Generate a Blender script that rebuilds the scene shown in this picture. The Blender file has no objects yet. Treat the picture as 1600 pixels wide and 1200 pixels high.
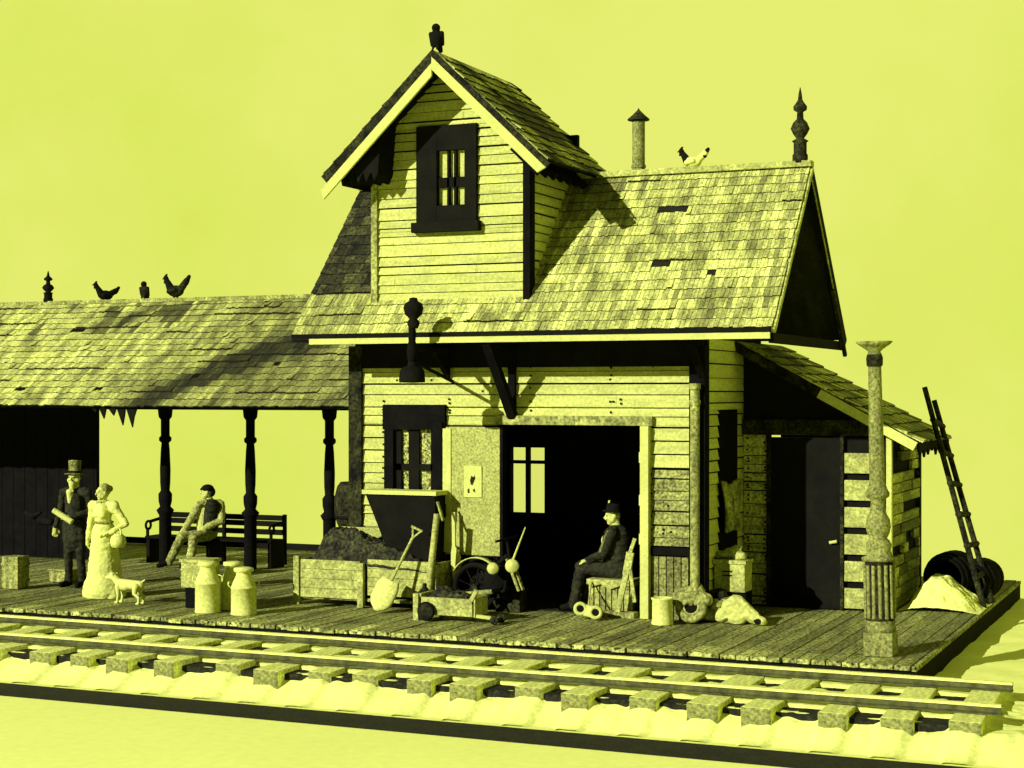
import bpy, bmesh, math, random
import numpy as np
from mathutils import Vector, Matrix, Quaternion, noise
random.seed(7)
S = bpy.context.scene
COL = S.collection
R = math.radians
# ------------------------------------------------------------------ camera, world, lights, exposure
cam = bpy.data.cameras.new('camera'); camo = bpy.data.objects.new('camera', cam); COL.objects.link(camo)
camo.location = (0, -18, 2.9); camo.rotation_euler = (R(90), 0, R(23.7))
cam.sensor_width = 36; cam.lens = 58.95; cam.shift_y = 14/1600; cam.clip_start = .1; cam.clip_end = 600
S.camera = camo
W = bpy.data.worlds.new('World'); S.world = W; W.use_nodes = True
bg = W.node_tree.nodes['Background']; bg.inputs[0].default_value = (.95, 1, .55, 1); bg.inputs[1].default_value = .055
def sun(name, d, strength, ang, col):
    l = bpy.data.lights.new(name, 'SUN'); l.energy = strength; l.angle = R(ang); l.color = col
    o = bpy.data.objects.new(name, l); COL.objects.link(o); o.location = (-8, -20, 30)
    o.rotation_euler = Vector(d).to_track_quat('-Z', 'Y').to_euler()
sun('sun', (.47, 1, -.46), 4.3, .6, (1, .985, .95))
sun('side_light', (-1, .09, -.24), 3.0, 8, (1, 1, 1.2))
S.view_settings.view_transform = 'Standard'; S.view_settings.look = 'None'
S.view_settings.gamma = 1; S.view_settings.use_curve_mapping = False
S.view_settings.exposure = .42
S.render.engine = 'CYCLES'
# ------------------------------------------------------------------ materials
YEL = np.array((.93, 1.0, .225)); INK = np.array((.0045, .0042, .004))
def tonecol(t): return tuple(INK*(1-min(t,1)) + YEL*t) + (1,)
MATS = {}
def pm(name, tone, lo=None, scale=3., stretch=(1,1,1), grain=.12, gscale=28., rough=.85, spec=.15, attr=False, contrast=(.35,.65)):
    """paper-yellow to ink-black duotone surface: noise mixes two tones, fine grain on top"""
    if name in MATS: return MATS[name]
    m = bpy.data.materials.new(name); m.use_nodes = True; nt = m.node_tree; N = nt.nodes; L = nt.links
    b = N['Principled BSDF']; b.inputs['Roughness'].default_value = rough; b.inputs['Specular IOR Level'].default_value = spec
    tc = N.new('ShaderNodeTexCoord'); mp = N.new('ShaderNodeMapping'); mp.inputs['Scale'].default_value = stretch
    L.new(tc.outputs['Object'], mp.inputs[0])
    n1 = N.new('ShaderNodeTexNoise'); n1.inputs['Scale'].default_value = scale; n1.inputs['Detail'].default_value = 6; n1.inputs['Roughness'].default_value = .65
    L.new(mp.outputs[0], n1.inputs['Vector'])
    mr = N.new('ShaderNodeMapRange'); mr.inputs[1].default_value = contrast[0]; mr.inputs[2].default_value = contrast[1]
    mr.inputs[3].default_value = tone*.55 if lo is None else lo; mr.inputs[4].default_value = tone
    L.new(n1.outputs[0], mr.inputs[0])
    n2 = N.new('ShaderNodeTexNoise'); n2.inputs['Scale'].default_value = gscale; n2.inputs['Detail'].default_value = 2
    L.new(tc.outputs['Object'], n2.inputs['Vector'])
    g = N.new('ShaderNodeMapRange'); g.inputs[1].default_value = .3; g.inputs[2].default_value = .7
    g.inputs[3].default_value = 1-grain*2.3; g.inputs[4].default_value = 1+grain*.9
    L.new(n2.outputs[0], g.inputs[0])
    mu = N.new('ShaderNodeMath'); mu.operation = 'MULTIPLY'; L.new(mr.outputs[0], mu.inputs[0]); L.new(g.outputs[0], mu.inputs[1])
    out = mu
    if attr:
        at = N.new('ShaderNodeAttribute'); at.attribute_name = 'tone'
        m2 = N.new('ShaderNodeMath'); m2.operation = 'MULTIPLY'; L.new(mu.outputs[0], m2.inputs[0]); L.new(at.outputs['Fac'], m2.inputs[1]); out = m2
    mx = N.new('ShaderNodeMix'); mx.data_type = 'RGBA'
    mx.inputs[6].default_value = tuple(INK)+(1,); mx.inputs[7].default_value = tuple(YEL)+(1,)
    L.new(out.outputs[0], mx.inputs[0]); L.new(mx.outputs[2], b.inputs['Base Color'])
    MATS[name] = m; return m
SIDING = pm('pale_siding', .62, .47, 2.2, (1,1,6), .12, attr=True)
WEATHER_SHADE = pm('weathered_shaded_siding', .46, .18, 3, (1,1,5), .35, 30, attr=True)
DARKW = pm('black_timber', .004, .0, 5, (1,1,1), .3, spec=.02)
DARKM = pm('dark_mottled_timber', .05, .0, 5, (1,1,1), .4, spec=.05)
TRIM = pm('pale_trim', .62, .52, 2, (1,1,1), .06)
MIDW = pm('grey_timber', .5, .16, 6, (1,1,.4), .3, 26)
SHING = pm('shingle', .66, .26, 3.2, (1.6,.6,.6), .22, 30, attr=True, contrast=(.36,.6))
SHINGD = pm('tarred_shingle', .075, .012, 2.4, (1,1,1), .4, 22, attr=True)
UNDER = pm('roof_underlay', .012, .006)
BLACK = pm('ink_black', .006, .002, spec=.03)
GROUND = pm('pale_ground', .93, .89, .6, (1,1,1), .02, 9)
SAND = pm('pale_sand', .90, .74, 2.2, (1,1,1), .07, 24)
STRIPE = pm('black_band', .022, .012, 5, (1,1,1), .3)
PLANK = pm('platform_plank', .44, .13, 2.2, (3,.5,1), .45, 26, attr=True, contrast=(.3,.68))
TIE = pm('weathered_tie', .95, .66, 4, (3,.6,1), .18, 26)
TIEE = pm('tie_end_shade', .34, .2, 3, (1,1,1), .3, 26)
GAP_SHADE = pm('gap_shade', .03, .0, 9, (1,1,1), .4)
RAILH = pm('worn_rail_head', .95, .8, 3, rough=.6)
RAILW = pm('rusty_rail_side', .14, .05, 6)
IRON = pm('weathered_iron', .34, .18, 4, (1,1,1), .3, 34)
TIN = pm('pale_tin', .76, .68, 4, (1,1,1), .12)
PALEW = pm('pale_wood', .60, .30, 5, (1,1,1), .22, 30)
PALE = pm('pale_painted', .60, .52, 4, (1,1,1), .05)
COAL = pm('coal', .075, .0, 7, (1,1,1), .5, 26)
LEANS = pm('lean_to_siding', .8, .5, 3, (1,1,5), .3, 30, attr=True)
BLIND = pm('drawn_blind', .56, .5, 3)
DOORP = pm('pale_door_panel', .46, .36, 3, (1,1,1), .22, 36)
SKIN = pm('skin', .64, .5, 8, (1,1,1), .1)
SUIT = pm('dark_suit', .035, .008, 9, (1,1,1), .3)
CLOTH = pm('mid_cloth', .34, .10, 8, (1,1,1), .35)
DRESS = pm('pale_dress', .74, .66, 4, (1,1,1), .05)
PANEF = pm('frosted_pane', .58, .24, 14, (1,1,1), .5, 36, rough=.3)
def glass():
    m = bpy.data.materials.new('window_glass'); m.use_nodes = True; nt = m.node_tree; N = nt.nodes
    N.remove(N['Principled BSDF']); t = N.new('ShaderNodeBsdfTransparent'); g = N.new('ShaderNodeBsdfGlossy'); g.inputs['Roughness'].default_value = .03
    x = N.new('ShaderNodeMixShader'); x.inputs[0].default_value = .05
    nt.links.new(t.outputs[0], x.inputs[1]); nt.links.new(g.outputs[0], x.inputs[2]); nt.links.new(x.outputs[0], N['Material Output'].inputs[0]); return m
GLASS = glass()
def skymat():
    m = bpy.data.materials.new('sky_paper'); m.use_nodes = True; nt = m.node_tree; N = nt.nodes; L = nt.links
    N.remove(N['Principled BSDF']); e = N.new('ShaderNodeEmission'); e.inputs[1].default_value = .64
    tc = N.new('ShaderNodeTexCoord'); n = N.new('ShaderNodeTexNoise'); n.inputs['Scale'].default_value = .028; n.inputs['Detail'].default_value = 9; n.inputs['Roughness'].default_value = .6
    L.new(tc.outputs['Object'], n.inputs['Vector'])
    r = N.new('ShaderNodeValToRGB'); r.color_ramp.elements[0].position = .36; r.color_ramp.elements[1].position = .58
    r.color_ramp.elements[0].color = (.82, .94, .130, 1); r.color_ramp.elements[1].color = (.93, 1.0, .195, 1)
    L.new(n.outputs[0], r.inputs[0]); L.new(r.outputs[0], e.inputs[0]); L.new(e.outputs[0], N['Material Output'].inputs[0]); return m
# ------------------------------------------------------------------ mesh helpers
def V(*a): return Vector(a)
class MB:
    def __init__(s): s.v = []; s.f = []; s.mi = []; s.t = []; s.sm = []
    def add(s, vs, fs, mi=0, tone=1., smooth=False):
        k = len(s.v); s.v += [tuple(v) for v in vs]
        for f in fs: s.f.append(tuple(i+k for i in f)); s.mi.append(mi); s.t.append(tone); s.sm.append(smooth)
        return s
    def frame(s, o, ax, ay, az, mi=0, tone=1.):   # box from corner o and three edge vectors
        o, ax, ay, az = map(Vector, (o, ax, ay, az))
        p = [o, o+ax, o+ax+ay, o+ay, o+az, o+ax+az, o+ax+ay+az, o+ay+az]
        fs = [(0,3,2,1),(4,5,6,7),(0,1,5,4),(1,2,6,5),(2,3,7,6),(3,0,4,7)]
        if ax.cross(ay).dot(az) < 0: fs = [f[::-1] for f in fs]
        return s.add(p, fs, mi, tone)
    def box(s, x0, x1, y0, y1, z0, z1, mi=0, tone=1.): return s.frame((x0,y0,z0), (x1-x0,0,0), (0,y1-y0,0), (0,0,z1-z0), mi, tone)
    def bar(s, a, b, w, h, up=(0,0,1), mi=0, tone=1.):
        a, b = Vector(a), Vector(b); d = b-a; u = Vector(up)
        x = d.cross(u)
        if x.length < 1e-5: x = d.cross(Vector((1,0,0)))
        x.normalize(); y = x.cross(d).normalized()
        return s.frame(a-x*w/2-y*h/2, x*w, d, y*h, mi, tone)
    def tube(s, a, b, r0, r1=None, n=14, mi=0, tone=1., cap=True, smooth=True):
        r1 = r0 if r1 is None else r1; a, b = Vector(a), Vector(b); d = (b-a).normalized()
        x = d.orthogonal().normalized(); y = d.cross(x)
        vs = [p + (x*math.cos(t)+y*math.sin(t))*r for p, r in ((a,r0),(b,r1)) for t in (2*math.pi*i/n for i in range(n))]
        s.add(vs, [(i,(i+1)%n,n+(i+1)%n,n+i) for i in range(n)], mi, tone, smooth)
        if cap: s.add(vs, [tuple(range(n))[::-1], tuple(range(n,2*n))], mi, tone)
        return s
    def lathe(s, prof, c=(0,0,0), axis=(0,0,1), n=24, mi=0, tone=1., flute=0, closed=True):
        c = Vector(c); q = Vector((0,0,1)).rotation_difference(Vector(axis).normalized()); vs = []; m = len(prof)
        for (r, z) in prof:
            for i in range(n):
                rr = r*(1-(.2 if flute and i % 2 else 0)) if (flute and flute[0] <= z <= flute[1]) else r
                t = 2*math.pi*i/n; vs.append(c + q @ Vector((rr*math.cos(t), rr*math.sin(t), z)))
        fs = [(j*n+i, j*n+(i+1)%n, (j+1)*n+(i+1)%n, (j+1)*n+i) for j in range(m-1) for i in range(n)]
        s.add(vs, fs, mi, tone, True)
        if closed: s.add(vs, [tuple(range(n))[::-1], tuple(range((m-1)*n, m*n))], mi, tone)
        return s
    def prism(s, pts, d, mi=0, tone=1.):
        pts = [Vector(p) for p in pts]; d = Vector(d); n = len(pts); vs = pts+[p+d for p in pts]
        nrm = sum(((pts[i]-pts[0]).cross(pts[(i+1)%n]-pts[0]) for i in range(1, n)), Vector())
        fs = [tuple(range(n))[::-1], tuple(range(n,2*n))]+[(i,(i+1)%n,n+(i+1)%n,n+i) for i in range(n)]
        if nrm.dot(d) < 0: fs = [f[::-1] for f in fs]
        return s.add(vs, fs, mi, tone)
    def ball(s, c, r, n=12, mi=0, tone=1., jit=0, sc=(1,1,1)):
        bm = bmesh.new(); bmesh.ops.create_icosphere(bm, subdivisions=2 if n > 8 else 1, radius=1)
        vs = []
        for v in bm.verts:
            k = 1+random.uniform(-jit, jit); vs.append(Vector(c)+Vector((v.co.x*r*sc[0]*k, v.co.y*r*sc[1]*k, v.co.z*r*sc[2]*k)))
        s.add(vs, [tuple(v.index for v in f.verts) for f in bm.faces], mi, tone, jit == 0); bm.free(); return s
    def torus(s, c, axis, r0, r1, n=28, k=10, mi=0, a0=0, a1=360):
        c = Vector(c); d = Vector(axis).normalized(); x = d.orthogonal().normalized(); y = d.cross(x)
        full = abs(a1-a0) >= 360; m = n if full else n+1; vs = []
        for i in range(m):
            t = R(a0+(a1-a0)*i/n); e = x*math.cos(t)+y*math.sin(t)
            for j in range(k):
                u = 2*math.pi*j/k; vs.append(c+e*(r0+r1*math.cos(u))+d*r1*math.sin(u))
        fs = [(i*k+j, ((i+1)%m)*k+j, ((i+1)%m)*k+(j+1)%k, i*k+(j+1)%k) for i in range(n) for j in range(k)]
        return s.add(vs, fs, mi, 1., True)
    def build(s, name, mat, parent=None, origin=None, bevel=0):
        o0 = Vector(origin) if origin is not None else Vector((0,0,0)); off = o0.copy(); p = parent
        while p is not None:
            off += p.location; p = p.parent
        me = bpy.data.meshes.new(name); me.from_pydata([tuple(Vector(v)-off) for v in s.v], [], s.f)
        for m in (mat if isinstance(mat, (list, tuple)) else [mat]): me.materials.append(m)
        me.polygons.foreach_set('material_index', s.mi); me.polygons.foreach_set('use_smooth', s.sm)
        at = me.attributes.new('tone', 'FLOAT', 'FACE'); at.data.foreach_set('value', s.t)
        me.update(); o = bpy.data.objects.new(name, me); COL.objects.link(o); o.location = o0; o.parent = parent
        if bevel:
            b = o.modifiers.new('bevel', 'BEVEL'); b.width = bevel; b.segments = 2; b.limit_method = 'ANGLE'
        return o
def tag(o, label, cat, group=None, kind=None):
    if label: o['label'] = label
    if cat: o['category'] = cat
    if group: o['group'] = group
    if kind: o['kind'] = kind
    return o
def thing(name, loc, label, cat, group=None):
    o = bpy.data.objects.new(name, None); COL.objects.link(o); o.location = loc; o.empty_display_size = .2
    return tag(o, label, cat, group)
def struct(o): o['kind'] = 'structure'; return o
def sculpt(name, prims, mats, parent=None, origin=None, voxel=.008, smooth=3, wrinkle=0):
    """one continuous skin grown over tapered capsules / ellipsoids; faces take the material of the nearest one"""
    mb = MB()
    for p in prims:
        if p[0] == 'e':
            bm = bmesh.new(); bmesh.ops.create_icosphere(bm, subdivisions=3, radius=1)
            q = p[4] if len(p) > 4 else Quaternion()
            vs = [Vector(p[1]) + q @ Vector((v.co.x*p[2][0], v.co.y*p[2][1], v.co.z*p[2][2])) for v in bm.verts]
            mb.add(vs, [tuple(v.index for v in f.verts) for f in bm.faces]); bm.free()
        else:
            a, b, ra, rb = Vector(p[0]), Vector(p[1]), p[2], p[3]; d = b-a; L = max(d.length, 1e-5); d = d/L if L > 1e-5 else Vector((0,0,1))
            prof = [(max(ra*math.sin(t), 1e-4), -ra*math.cos(t)) for t in np.linspace(0, math.pi/2, 5)] + [(max(rb*math.cos(t), 1e-4), L+rb*math.sin(t)) for t in np.linspace(0, math.pi/2, 5)]
            mb.lathe(prof, a, d, 26)
    me = bpy.data.meshes.new('tmp'); me.from_pydata(mb.v, [], mb.f); t = bpy.data.objects.new('tmp', me); COL.objects.link(t)
    r = t.modifiers.new('r', 'REMESH'); r.mode = 'VOXEL'; r.voxel_size = voxel
    sm = t.modifiers.new('s', 'SMOOTH'); sm.factor = .5; sm.iterations = smooth
    dg = bpy.context.evaluated_depsgraph_get(); dg.update()
    m2 = bpy.data.meshes.new_from_object(t.evaluated_get(dg)); bpy.data.objects.remove(t)
    n = len(m2.polygons); c = np.empty(n*3); m2.polygons.foreach_get('center', c); c = c.reshape(-1, 3)
    best = np.full(n, 1e9); lab = np.zeros(n, int)
    for p in prims:
        if p[0] == 'e':
            q = p[4] if len(p) > 4 else Quaternion(); M = np.array(q.to_matrix())
            loc = (c-np.array(p[1])) @ M; rr = np.array(p[2]); d = (np.linalg.norm(loc/rr, axis=1)-1)*rr.min(); l = p[3]
        else:
            a, b = np.array(p[0], float), np.array(p[1], float); ab = b-a
            tt = np.clip(((c-a)@ab)/max(ab@ab, 1e-9), 0, 1); d = np.linalg.norm(c-(a+tt[:,None]*ab), axis=1)-(p[2]+(p[3]-p[2])*tt); l = p[4]
        k = d < best; best[k] = d[k]; lab[k] = l
    if wrinkle:
        nv = len(m2.vertices); vl = np.zeros(nv, int)
        for pl in m2.polygons:
            for vi in pl.vertices: vl[vi] = lab[pl.index]
        co = np.empty(nv*3); m2.vertices.foreach_get('co', co); nr = np.empty(nv*3); m2.vertices.foreach_get('normal', nr)
        co = co.reshape(-1, 3); nr = nr.reshape(-1, 3)
        for i in range(nv):
            if vl[i] in (0, 2, 4):
                q = co[i]; co[i] = q+nr[i]*wrinkle*(noise.noise((q[0]*9, q[1]*9, q[2]*16))+.6*noise.noise((q[0]*22, q[1]*22, q[2]*30)))
        m2.vertices.foreach_set('co', co.ravel())
    m2.name = name; m2.materials.clear()
    for m in mats: m2.materials.append(m)
    m2.polygons.foreach_set('material_index', lab); m2.polygons.foreach_set('use_smooth', np.ones(n, bool)); m2.update()
    o = bpy.data.objects.new(name, m2); COL.objects.link(o); o.parent = parent
    if origin is not None: o.location = origin
    return o
# ------------------------------------------------------------------ setting
def grid(x0, x1, y0, y1, nx, ny, fz):
    m = MB(); vs = [(x0+(x1-x0)*i/nx, y0+(y1-y0)*j/ny, fz(x0+(x1-x0)*i/nx, y0+(y1-y0)*j/ny)) for j in range(ny+1) for i in range(nx+1)]
    return m.add(vs, [(j*(nx+1)+i, j*(nx+1)+i+1, (j+1)*(nx+1)+i+1, (j+1)*(nx+1)+i) for j in range(ny) for i in range(nx)], 0, 1, True)
GZ = -.46
m = MB(); m.box(-45, 25, -30, 8.95, GZ-.5, GZ)
struct(m.build('ground', GROUND))
m = MB(); n = 72; cx, cy, rad = -8, 0, 90                       # curved paper sky behind the scene
vs = []
for z in (-70, 95):
    for i in range(n+1):
        t = R(0+196*i/n-8); vs.append((cx+rad*math.cos(t)-20, cy+rad*math.sin(t), z))
m.add(vs, [(i, i+1, n+2+i, n+1+i) for i in range(n)], 0, 1, True)
struct(m.build('sky', skymat()))
m = MB(); m.box(-30, 4, -3.24, -2.60, GZ-.1, GZ+.006)
struct(m.build('ground_stripe', STRIPE))
# ballast: low bumpy sand bed under the track, spilling to the ground at the front and right
TIEX = [-2.40-.625*i + random.uniform(-.05,.05) for i in range(25)]
def bz(x, y):
    e = min(1, max(0, (y+2.55)/.5)); e = e*e*(3-2*e); er = min(1, max(0, (-1.0-x)/.9)); er = er*er*(3-2*er)
    z = GZ-.03 + (.245+.045*noise.noise(Vector((x*2.3, y*2.0, 0)))+.022*noise.noise(Vector((x*8, y*8, 3))))*e*er
    if y > .1: z -= .02
    i = min(range(len(TIEX)), key=lambda k: abs(TIEX[k]-x)); g = min(1, max(0, (abs(TIEX[i]-x)-.1)/.08))
    if y > -2.1 and x < -2.5:
        q = 3.1*i+(1.7 if x > TIEX[i] else 0); n = noise.noise(Vector((q, 1.5, 0)))
        top = -.160-.02*noise.noise(Vector((x*6, y*4, 2)))
        pit = max(math.exp(-((y+.70+.05*n)/(.17+.06*n))**2), math.exp(-((y+1.90+.04*n)/(.13+.05*n))**2))*min(1, g*1.6)
        z = top-.14*max(0, pit-.25)*(1.1+.5*n)-.03*max(0, -y-1.75)/.3
    else: z += .05*(1-g)
    return z
struct(grid(-19, -.3, -2.55, .25, 800, 100, bz).build('ballast', SAND))
m = MB(); m.box(-19, -2.3, -2.10, -.05, -.40, -.192); struct(m.build('gap_shade_bed', GAP_SHADE))  # dark sheet added to paint shade into the gaps between ties
def kz(x, y):
    e = min(1, max(0, (y+2.3)/1.2)); e = e*e*(3-2*e); e2 = min(1, max(0, (5-x)/2.5)); e2 = e2*e2*(3-2*e2); e3 = min(1, max(0, (16-y)/4))
    return GZ-.02+(.20+.03*noise.noise(Vector((x*1.5, y*1.5, 5)))+.012*noise.noise(Vector((x*7, y*7, 5))))*e*e2
struct(grid(-3.3, 5.2, -2.45, 8.93, 90, 120, kz).build('sand_bank', GROUND))
# platform
m = MB(); x = -23.; PZ = 0
while x < -3.25:
    w = random.uniform(.15, .21); w = min(w, -3.2-x)
    if w < .03: break
    t = random.choice([.7,.85,1,1.1,1.2,1.35]); y0 = random.uniform(-.035,.03); s = random.uniform(.42,.52)
    z = random.uniform(-.006,.003)
    m.box(x, x+w-.016, y0, s-.008, z-.05, z, 0, t*random.uniform(1.0,1.9))
    m.box(x, x+w-.016, s, 8.9, z-.05, z-.002, 0, t)
    x += w
struct(m.build('platform', PLANK))
m = MB(); m.box(-23, -3.22, .03, 8.86, GZ-.05, -.052)
struct(m.build('platform_base', BLACK))
# ------------------------------------------------------------------ track
for y, lab in ((-.42, 'long worn steel rail nearest the platform edge'), (-1.72, 'long worn steel rail on the outer side, away from the platform')):
    m = MB(); zt = -.03; x1 = -2.18 if y > -1 else -2.12
    pr = [(-.055,-.095),(.055,-.095),(.055,-.085),(.012,-.075),(.012,-.034),(.030,-.026),(.030,-.004),(.025,0),(-.025,0),(-.030,-.004),(-.030,-.026),(-.012,-.034),(-.012,-.075),(-.055,-.085)]
    k0 = len(m.f); m.prism([(-23, y+a, zt+b) for a, b in pr], (23+x1, 0, 0), 1)
    for k in range(5, 10): m.mi[k0+2+k] = 0
    m.add([(-23,y-.0305,zt+.001),(x1,y-.0305,zt+.001),(x1,y+.029,zt+.001),(-23,y+.029,zt+.001)], [(0,1,2,3)], 0)
    tag(m.build('rail', [RAILH, RAILW], None, (-9, y, zt-.095), 0), lab, 'rail', 'rails of the track')
def tie():
    m = MB(); m.box(-.15, .15, -1.12, 1.12, -.2, 0)
    m.mi = [1 if k == 2 else 0 for k in range(6)]  # front end face coloured darker to paint in its shade
    return m.build('railway_tie', [TIE, TIEE], None, (0,0,0), .012)
t0 = tie()
for i, x in enumerate(TIEX):
    o = t0 if i == 0 else t0.copy()
    if i: COL.objects.link(o)
    o.location = (x, -1.07+random.uniform(-.07,.07), -.13+random.uniform(-.012,.003)); o.rotation_euler = (random.uniform(-.008,.008), random.uniform(-.03,.03), random.uniform(-.05,.05))
    o.scale = (random.uniform(.9,1.1), 1, 1)
    tag(o, 'weathered wooden tie bedded in pale sand under the two rails', 'railway tie', 'wooden ties under the rails')
# ------------------------------------------------------------------ walls and roofs
def clap(m, O, U, Nn, u0, u1, z0, z1, ops=(), lim=None, step=.142, seed=0, nails=None, dz=0):
    """lapped boards on a wall: O origin, U along, Nn outward; ops = (ua,ub,za,zb) openings; lim(z)->(ua,ub)"""
    rnd = random.Random(seed); O, U, Nn = Vector(O), Vector(U), Vector(Nn); up = Vector((0,0,1)); z = z0
    while z < z1-.02:
        h = min(step*rnd.choice([.8,1,1,1.2]), z1-z)
        zs = sorted({z, z+h, *[q for o in ops for q in o[2:4] if z+.012 < q < z+h-.012]})
        base = rnd.uniform(.86, 1.04); gap = rnd.choice([.008,.014,.020,.024])
        cuts = [rnd.uniform(u0, u1)]
        for za, zb in zip(zs, zs[1:]):
            zc = (za+zb)/2; lo, hi = (u0, u1) if lim is None else lim(zc)
            iv = [(lo, hi)]
            for (a, b, c, d) in ops:
                if c < zc < d: iv = [q for (p, r) in iv for q in ((p, min(r, a)), (max(p, b), r)) if q[1]-q[0] > .01]
            for (a, b) in iv:
                cs = [a]+[c for c in cuts if a+.2 < c < b-.2]+[b]
                for a2, b2 in zip(cs, cs[1:]):
                    jit = rnd.uniform(0, .006); ta = .030+jit if za == z else .02; tb = .008; gp = gap if za == z else 0
                    p = [O+U*(a2+.002)+up*(za+gp), O+U*(b2-.002)+up*(za+gp), O+U*(b2-.002)+up*zb, O+U*(a2+.002)+up*zb]
                    if lim is not None:
                        l1, h1 = lim(zb)
                        if a2 == lo: p[3] = O+U*l1+up*zb; p[0] = O+U*lim(za)[0]+up*(za+gp)
                        if b2 == hi: p[2] = O+U*h1+up*zb; p[1] = O+U*lim(za)[1]+up*(za+gp)
                    vs = p+[p[0]+Nn*ta, p[1]+Nn*ta, p[2]+Nn*tb, p[3]+Nn*tb]
                    fs = [(4,5,6,7),(0,1,5,4),(1,2,6,5),(2,3,7,6),(3,0,4,7)]
                    if U.cross(up).dot(Nn) < 0: fs = [f[::-1] for f in fs]
                    m.add(vs, fs, 0, base*rnd.uniform(.97,1.03))
                    if nails is not None and za == z:
                        for uu in (a2+.05, b2-.05, *(c for c in (u0+.62, u0+2.62, u0+3.75) if a2 < c < b2)):
                            for k in ((.3,.62) if rnd.random() < .5 else (.45,)):
                                if rnd.random() < .72:
                                    q = O+U*(uu+rnd.uniform(-.01,.01))+up*(za+h*k)+Nn*(.02+.014*(1-k))
                                    nails.frame(q, U*.026, up*.026, Nn*.008, 1)
        z += h
def slope(m, P, U, D, nu, wid, length, exp=.17, w=(.07,.13), holes=(), seed=0, tone=lambda u, d: 1., thick=.018, ragged=.03, clip=None):
    """shingled slope: P = top corner, U along ridge, D down the slope, nu = normal; holes (u,d,ru,rd)"""
    rnd = random.Random(seed); P, U, D, nu = Vector(P), Vector(U), Vector(D), Vector(nu)
    rows = int(math.ceil(length/exp)); exp = length/rows
    for r in range(rows):
        u = rnd.uniform(-.05, 0); rt = rnd.uniform(.88, 1.1); strip = rnd.uniform(0, 1)
        run = [(a, a+rnd.uniform(.4, 1.6)) for a in (rnd.uniform(0, wid) for _ in range(int(wid*.16*rnd.random()*2)))]
        sag = [rnd.uniform(0, 6.28), rnd.uniform(.5, 1.2)]
        while u < wid:
            ww = rnd.uniform(*w); a, b = max(u, 0), min(u+ww-.006, wid)
            d1 = (r+1)*exp+rnd.uniform(-.3, 1)*ragged*.5+(.012*math.sin(sag[0]+u*sag[1])); d0 = max(0, d1-exp*1.45)
            uc, dc = (a+b)/2, d1-exp/2
            u += ww
            if b-a < .015: continue
            if any(((uc-h[0])/h[2])**2+((dc-h[1])/h[3])**2 < 1 for h in holes): continue
            if clip and not clip(uc, dc): continue
            lift = thick+rnd.uniform(0, .004)+(rnd.uniform(.01,.03) if rnd.random() < .012 else 0)
            inrun = any(a_ < uc < b_ for a_, b_ in run); lift += .022 if inrun else 0; bt = .055 if inrun else .02
            t = rt*rnd.choice([.7,.9,.95,1,1,1.05,1.1])*tone(uc, dc)*(.62+.75*min(1, max(0, noise.noise(Vector((uc*11, dc*.9, seed)))*.9+.55)))
            o = P+U*a+D*d0; q = P+U*a+D*d1+nu*lift
            vs = [o, o+U*(b-a), q+U*(b-a), q, q+U*(b-a)-nu*bt, q-nu*bt]
            fs = [(0,3,2,1),(3,5,4,2),(0,5,3),(1,2,4)]
            if (vs[2]-vs[0]).cross(vs[1]-vs[0]).dot(nu) < 0: fs = [f[::-1] for f in fs]
            m.add(vs, fs[:1]+fs[2:], 0, t); m.add(vs, fs[1:2], 0, .04)  # butt ends coloured near black for the shadow lines between courses
# ---- station house
HX0, HX1, HY0, HY1, HZ = -11.35, -6.35, 2.5, 5.0, 3.62
house = thing('station_house', ((HX0+HX1)/2, 3.7, 0), 'two storey clapboard station house with steep shingle roof, gabled tower dormer and open freight doorway', 'building')
WIN = (-10.89, -9.98, 1.28, 2.72); DW = (-9.12, -7.12, 0, 2.48)
NW = (0,-1,0)
m = MB(); nl = m
clap(m, (0,HY0,0), (1,0,0), NW, HX0, HX1, .0, 3.6, [WIN, DW, (HX1-.75, HX1, 0, 1.92), (-9.97,-9.12,0,.6)], None, .142, 1, nl)
wf = m.build('wall', [SIDING, BLACK], house)
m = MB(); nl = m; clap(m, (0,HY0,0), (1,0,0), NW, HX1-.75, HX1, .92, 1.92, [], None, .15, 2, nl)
w2 = m.build('shaded_wall', [WEATHER_SHADE, BLACK], house)  # shade on the wall beside the doorway put into darker board colour
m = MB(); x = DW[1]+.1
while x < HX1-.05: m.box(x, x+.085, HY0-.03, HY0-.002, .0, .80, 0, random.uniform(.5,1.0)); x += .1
m.build('wainscot', WEATHER_SHADE, house)
m = MB(); m.box(DW[1]+.08, HX1-.1, HY0-.05, HY0, .82, .92); m.build('wainscot_rail', DARKW, house)
# solid wall cores (inside black, painting in the room's darkness) with the openings left free
def core(m, x0, x1, y0, y1, z0, z1, ops):
    xs = sorted({x0, x1, *[q for o in ops for q in o[:2]]}); zs = sorted({z0, z1, *[q for o in ops for q in o[2:]]})
    for xa, xb in zip(xs, xs[1:]):
        for za, zb in zip(zs, zs[1:]):
            if not any(o[0] <= (xa+xb)/2 <= o[1] and o[2] <= (za+zb)/2 <= o[3] for o in ops): m.box(xa, xb, y0, y1, za, zb)
BW = (-10.07, -9.52, 1.12, 2.09)
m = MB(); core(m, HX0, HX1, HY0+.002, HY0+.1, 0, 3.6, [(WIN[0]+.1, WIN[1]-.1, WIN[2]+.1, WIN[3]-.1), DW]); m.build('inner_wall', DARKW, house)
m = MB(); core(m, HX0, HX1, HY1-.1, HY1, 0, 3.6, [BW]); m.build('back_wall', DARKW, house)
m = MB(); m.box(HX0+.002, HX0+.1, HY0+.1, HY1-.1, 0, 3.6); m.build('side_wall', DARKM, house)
m = MB()
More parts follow.
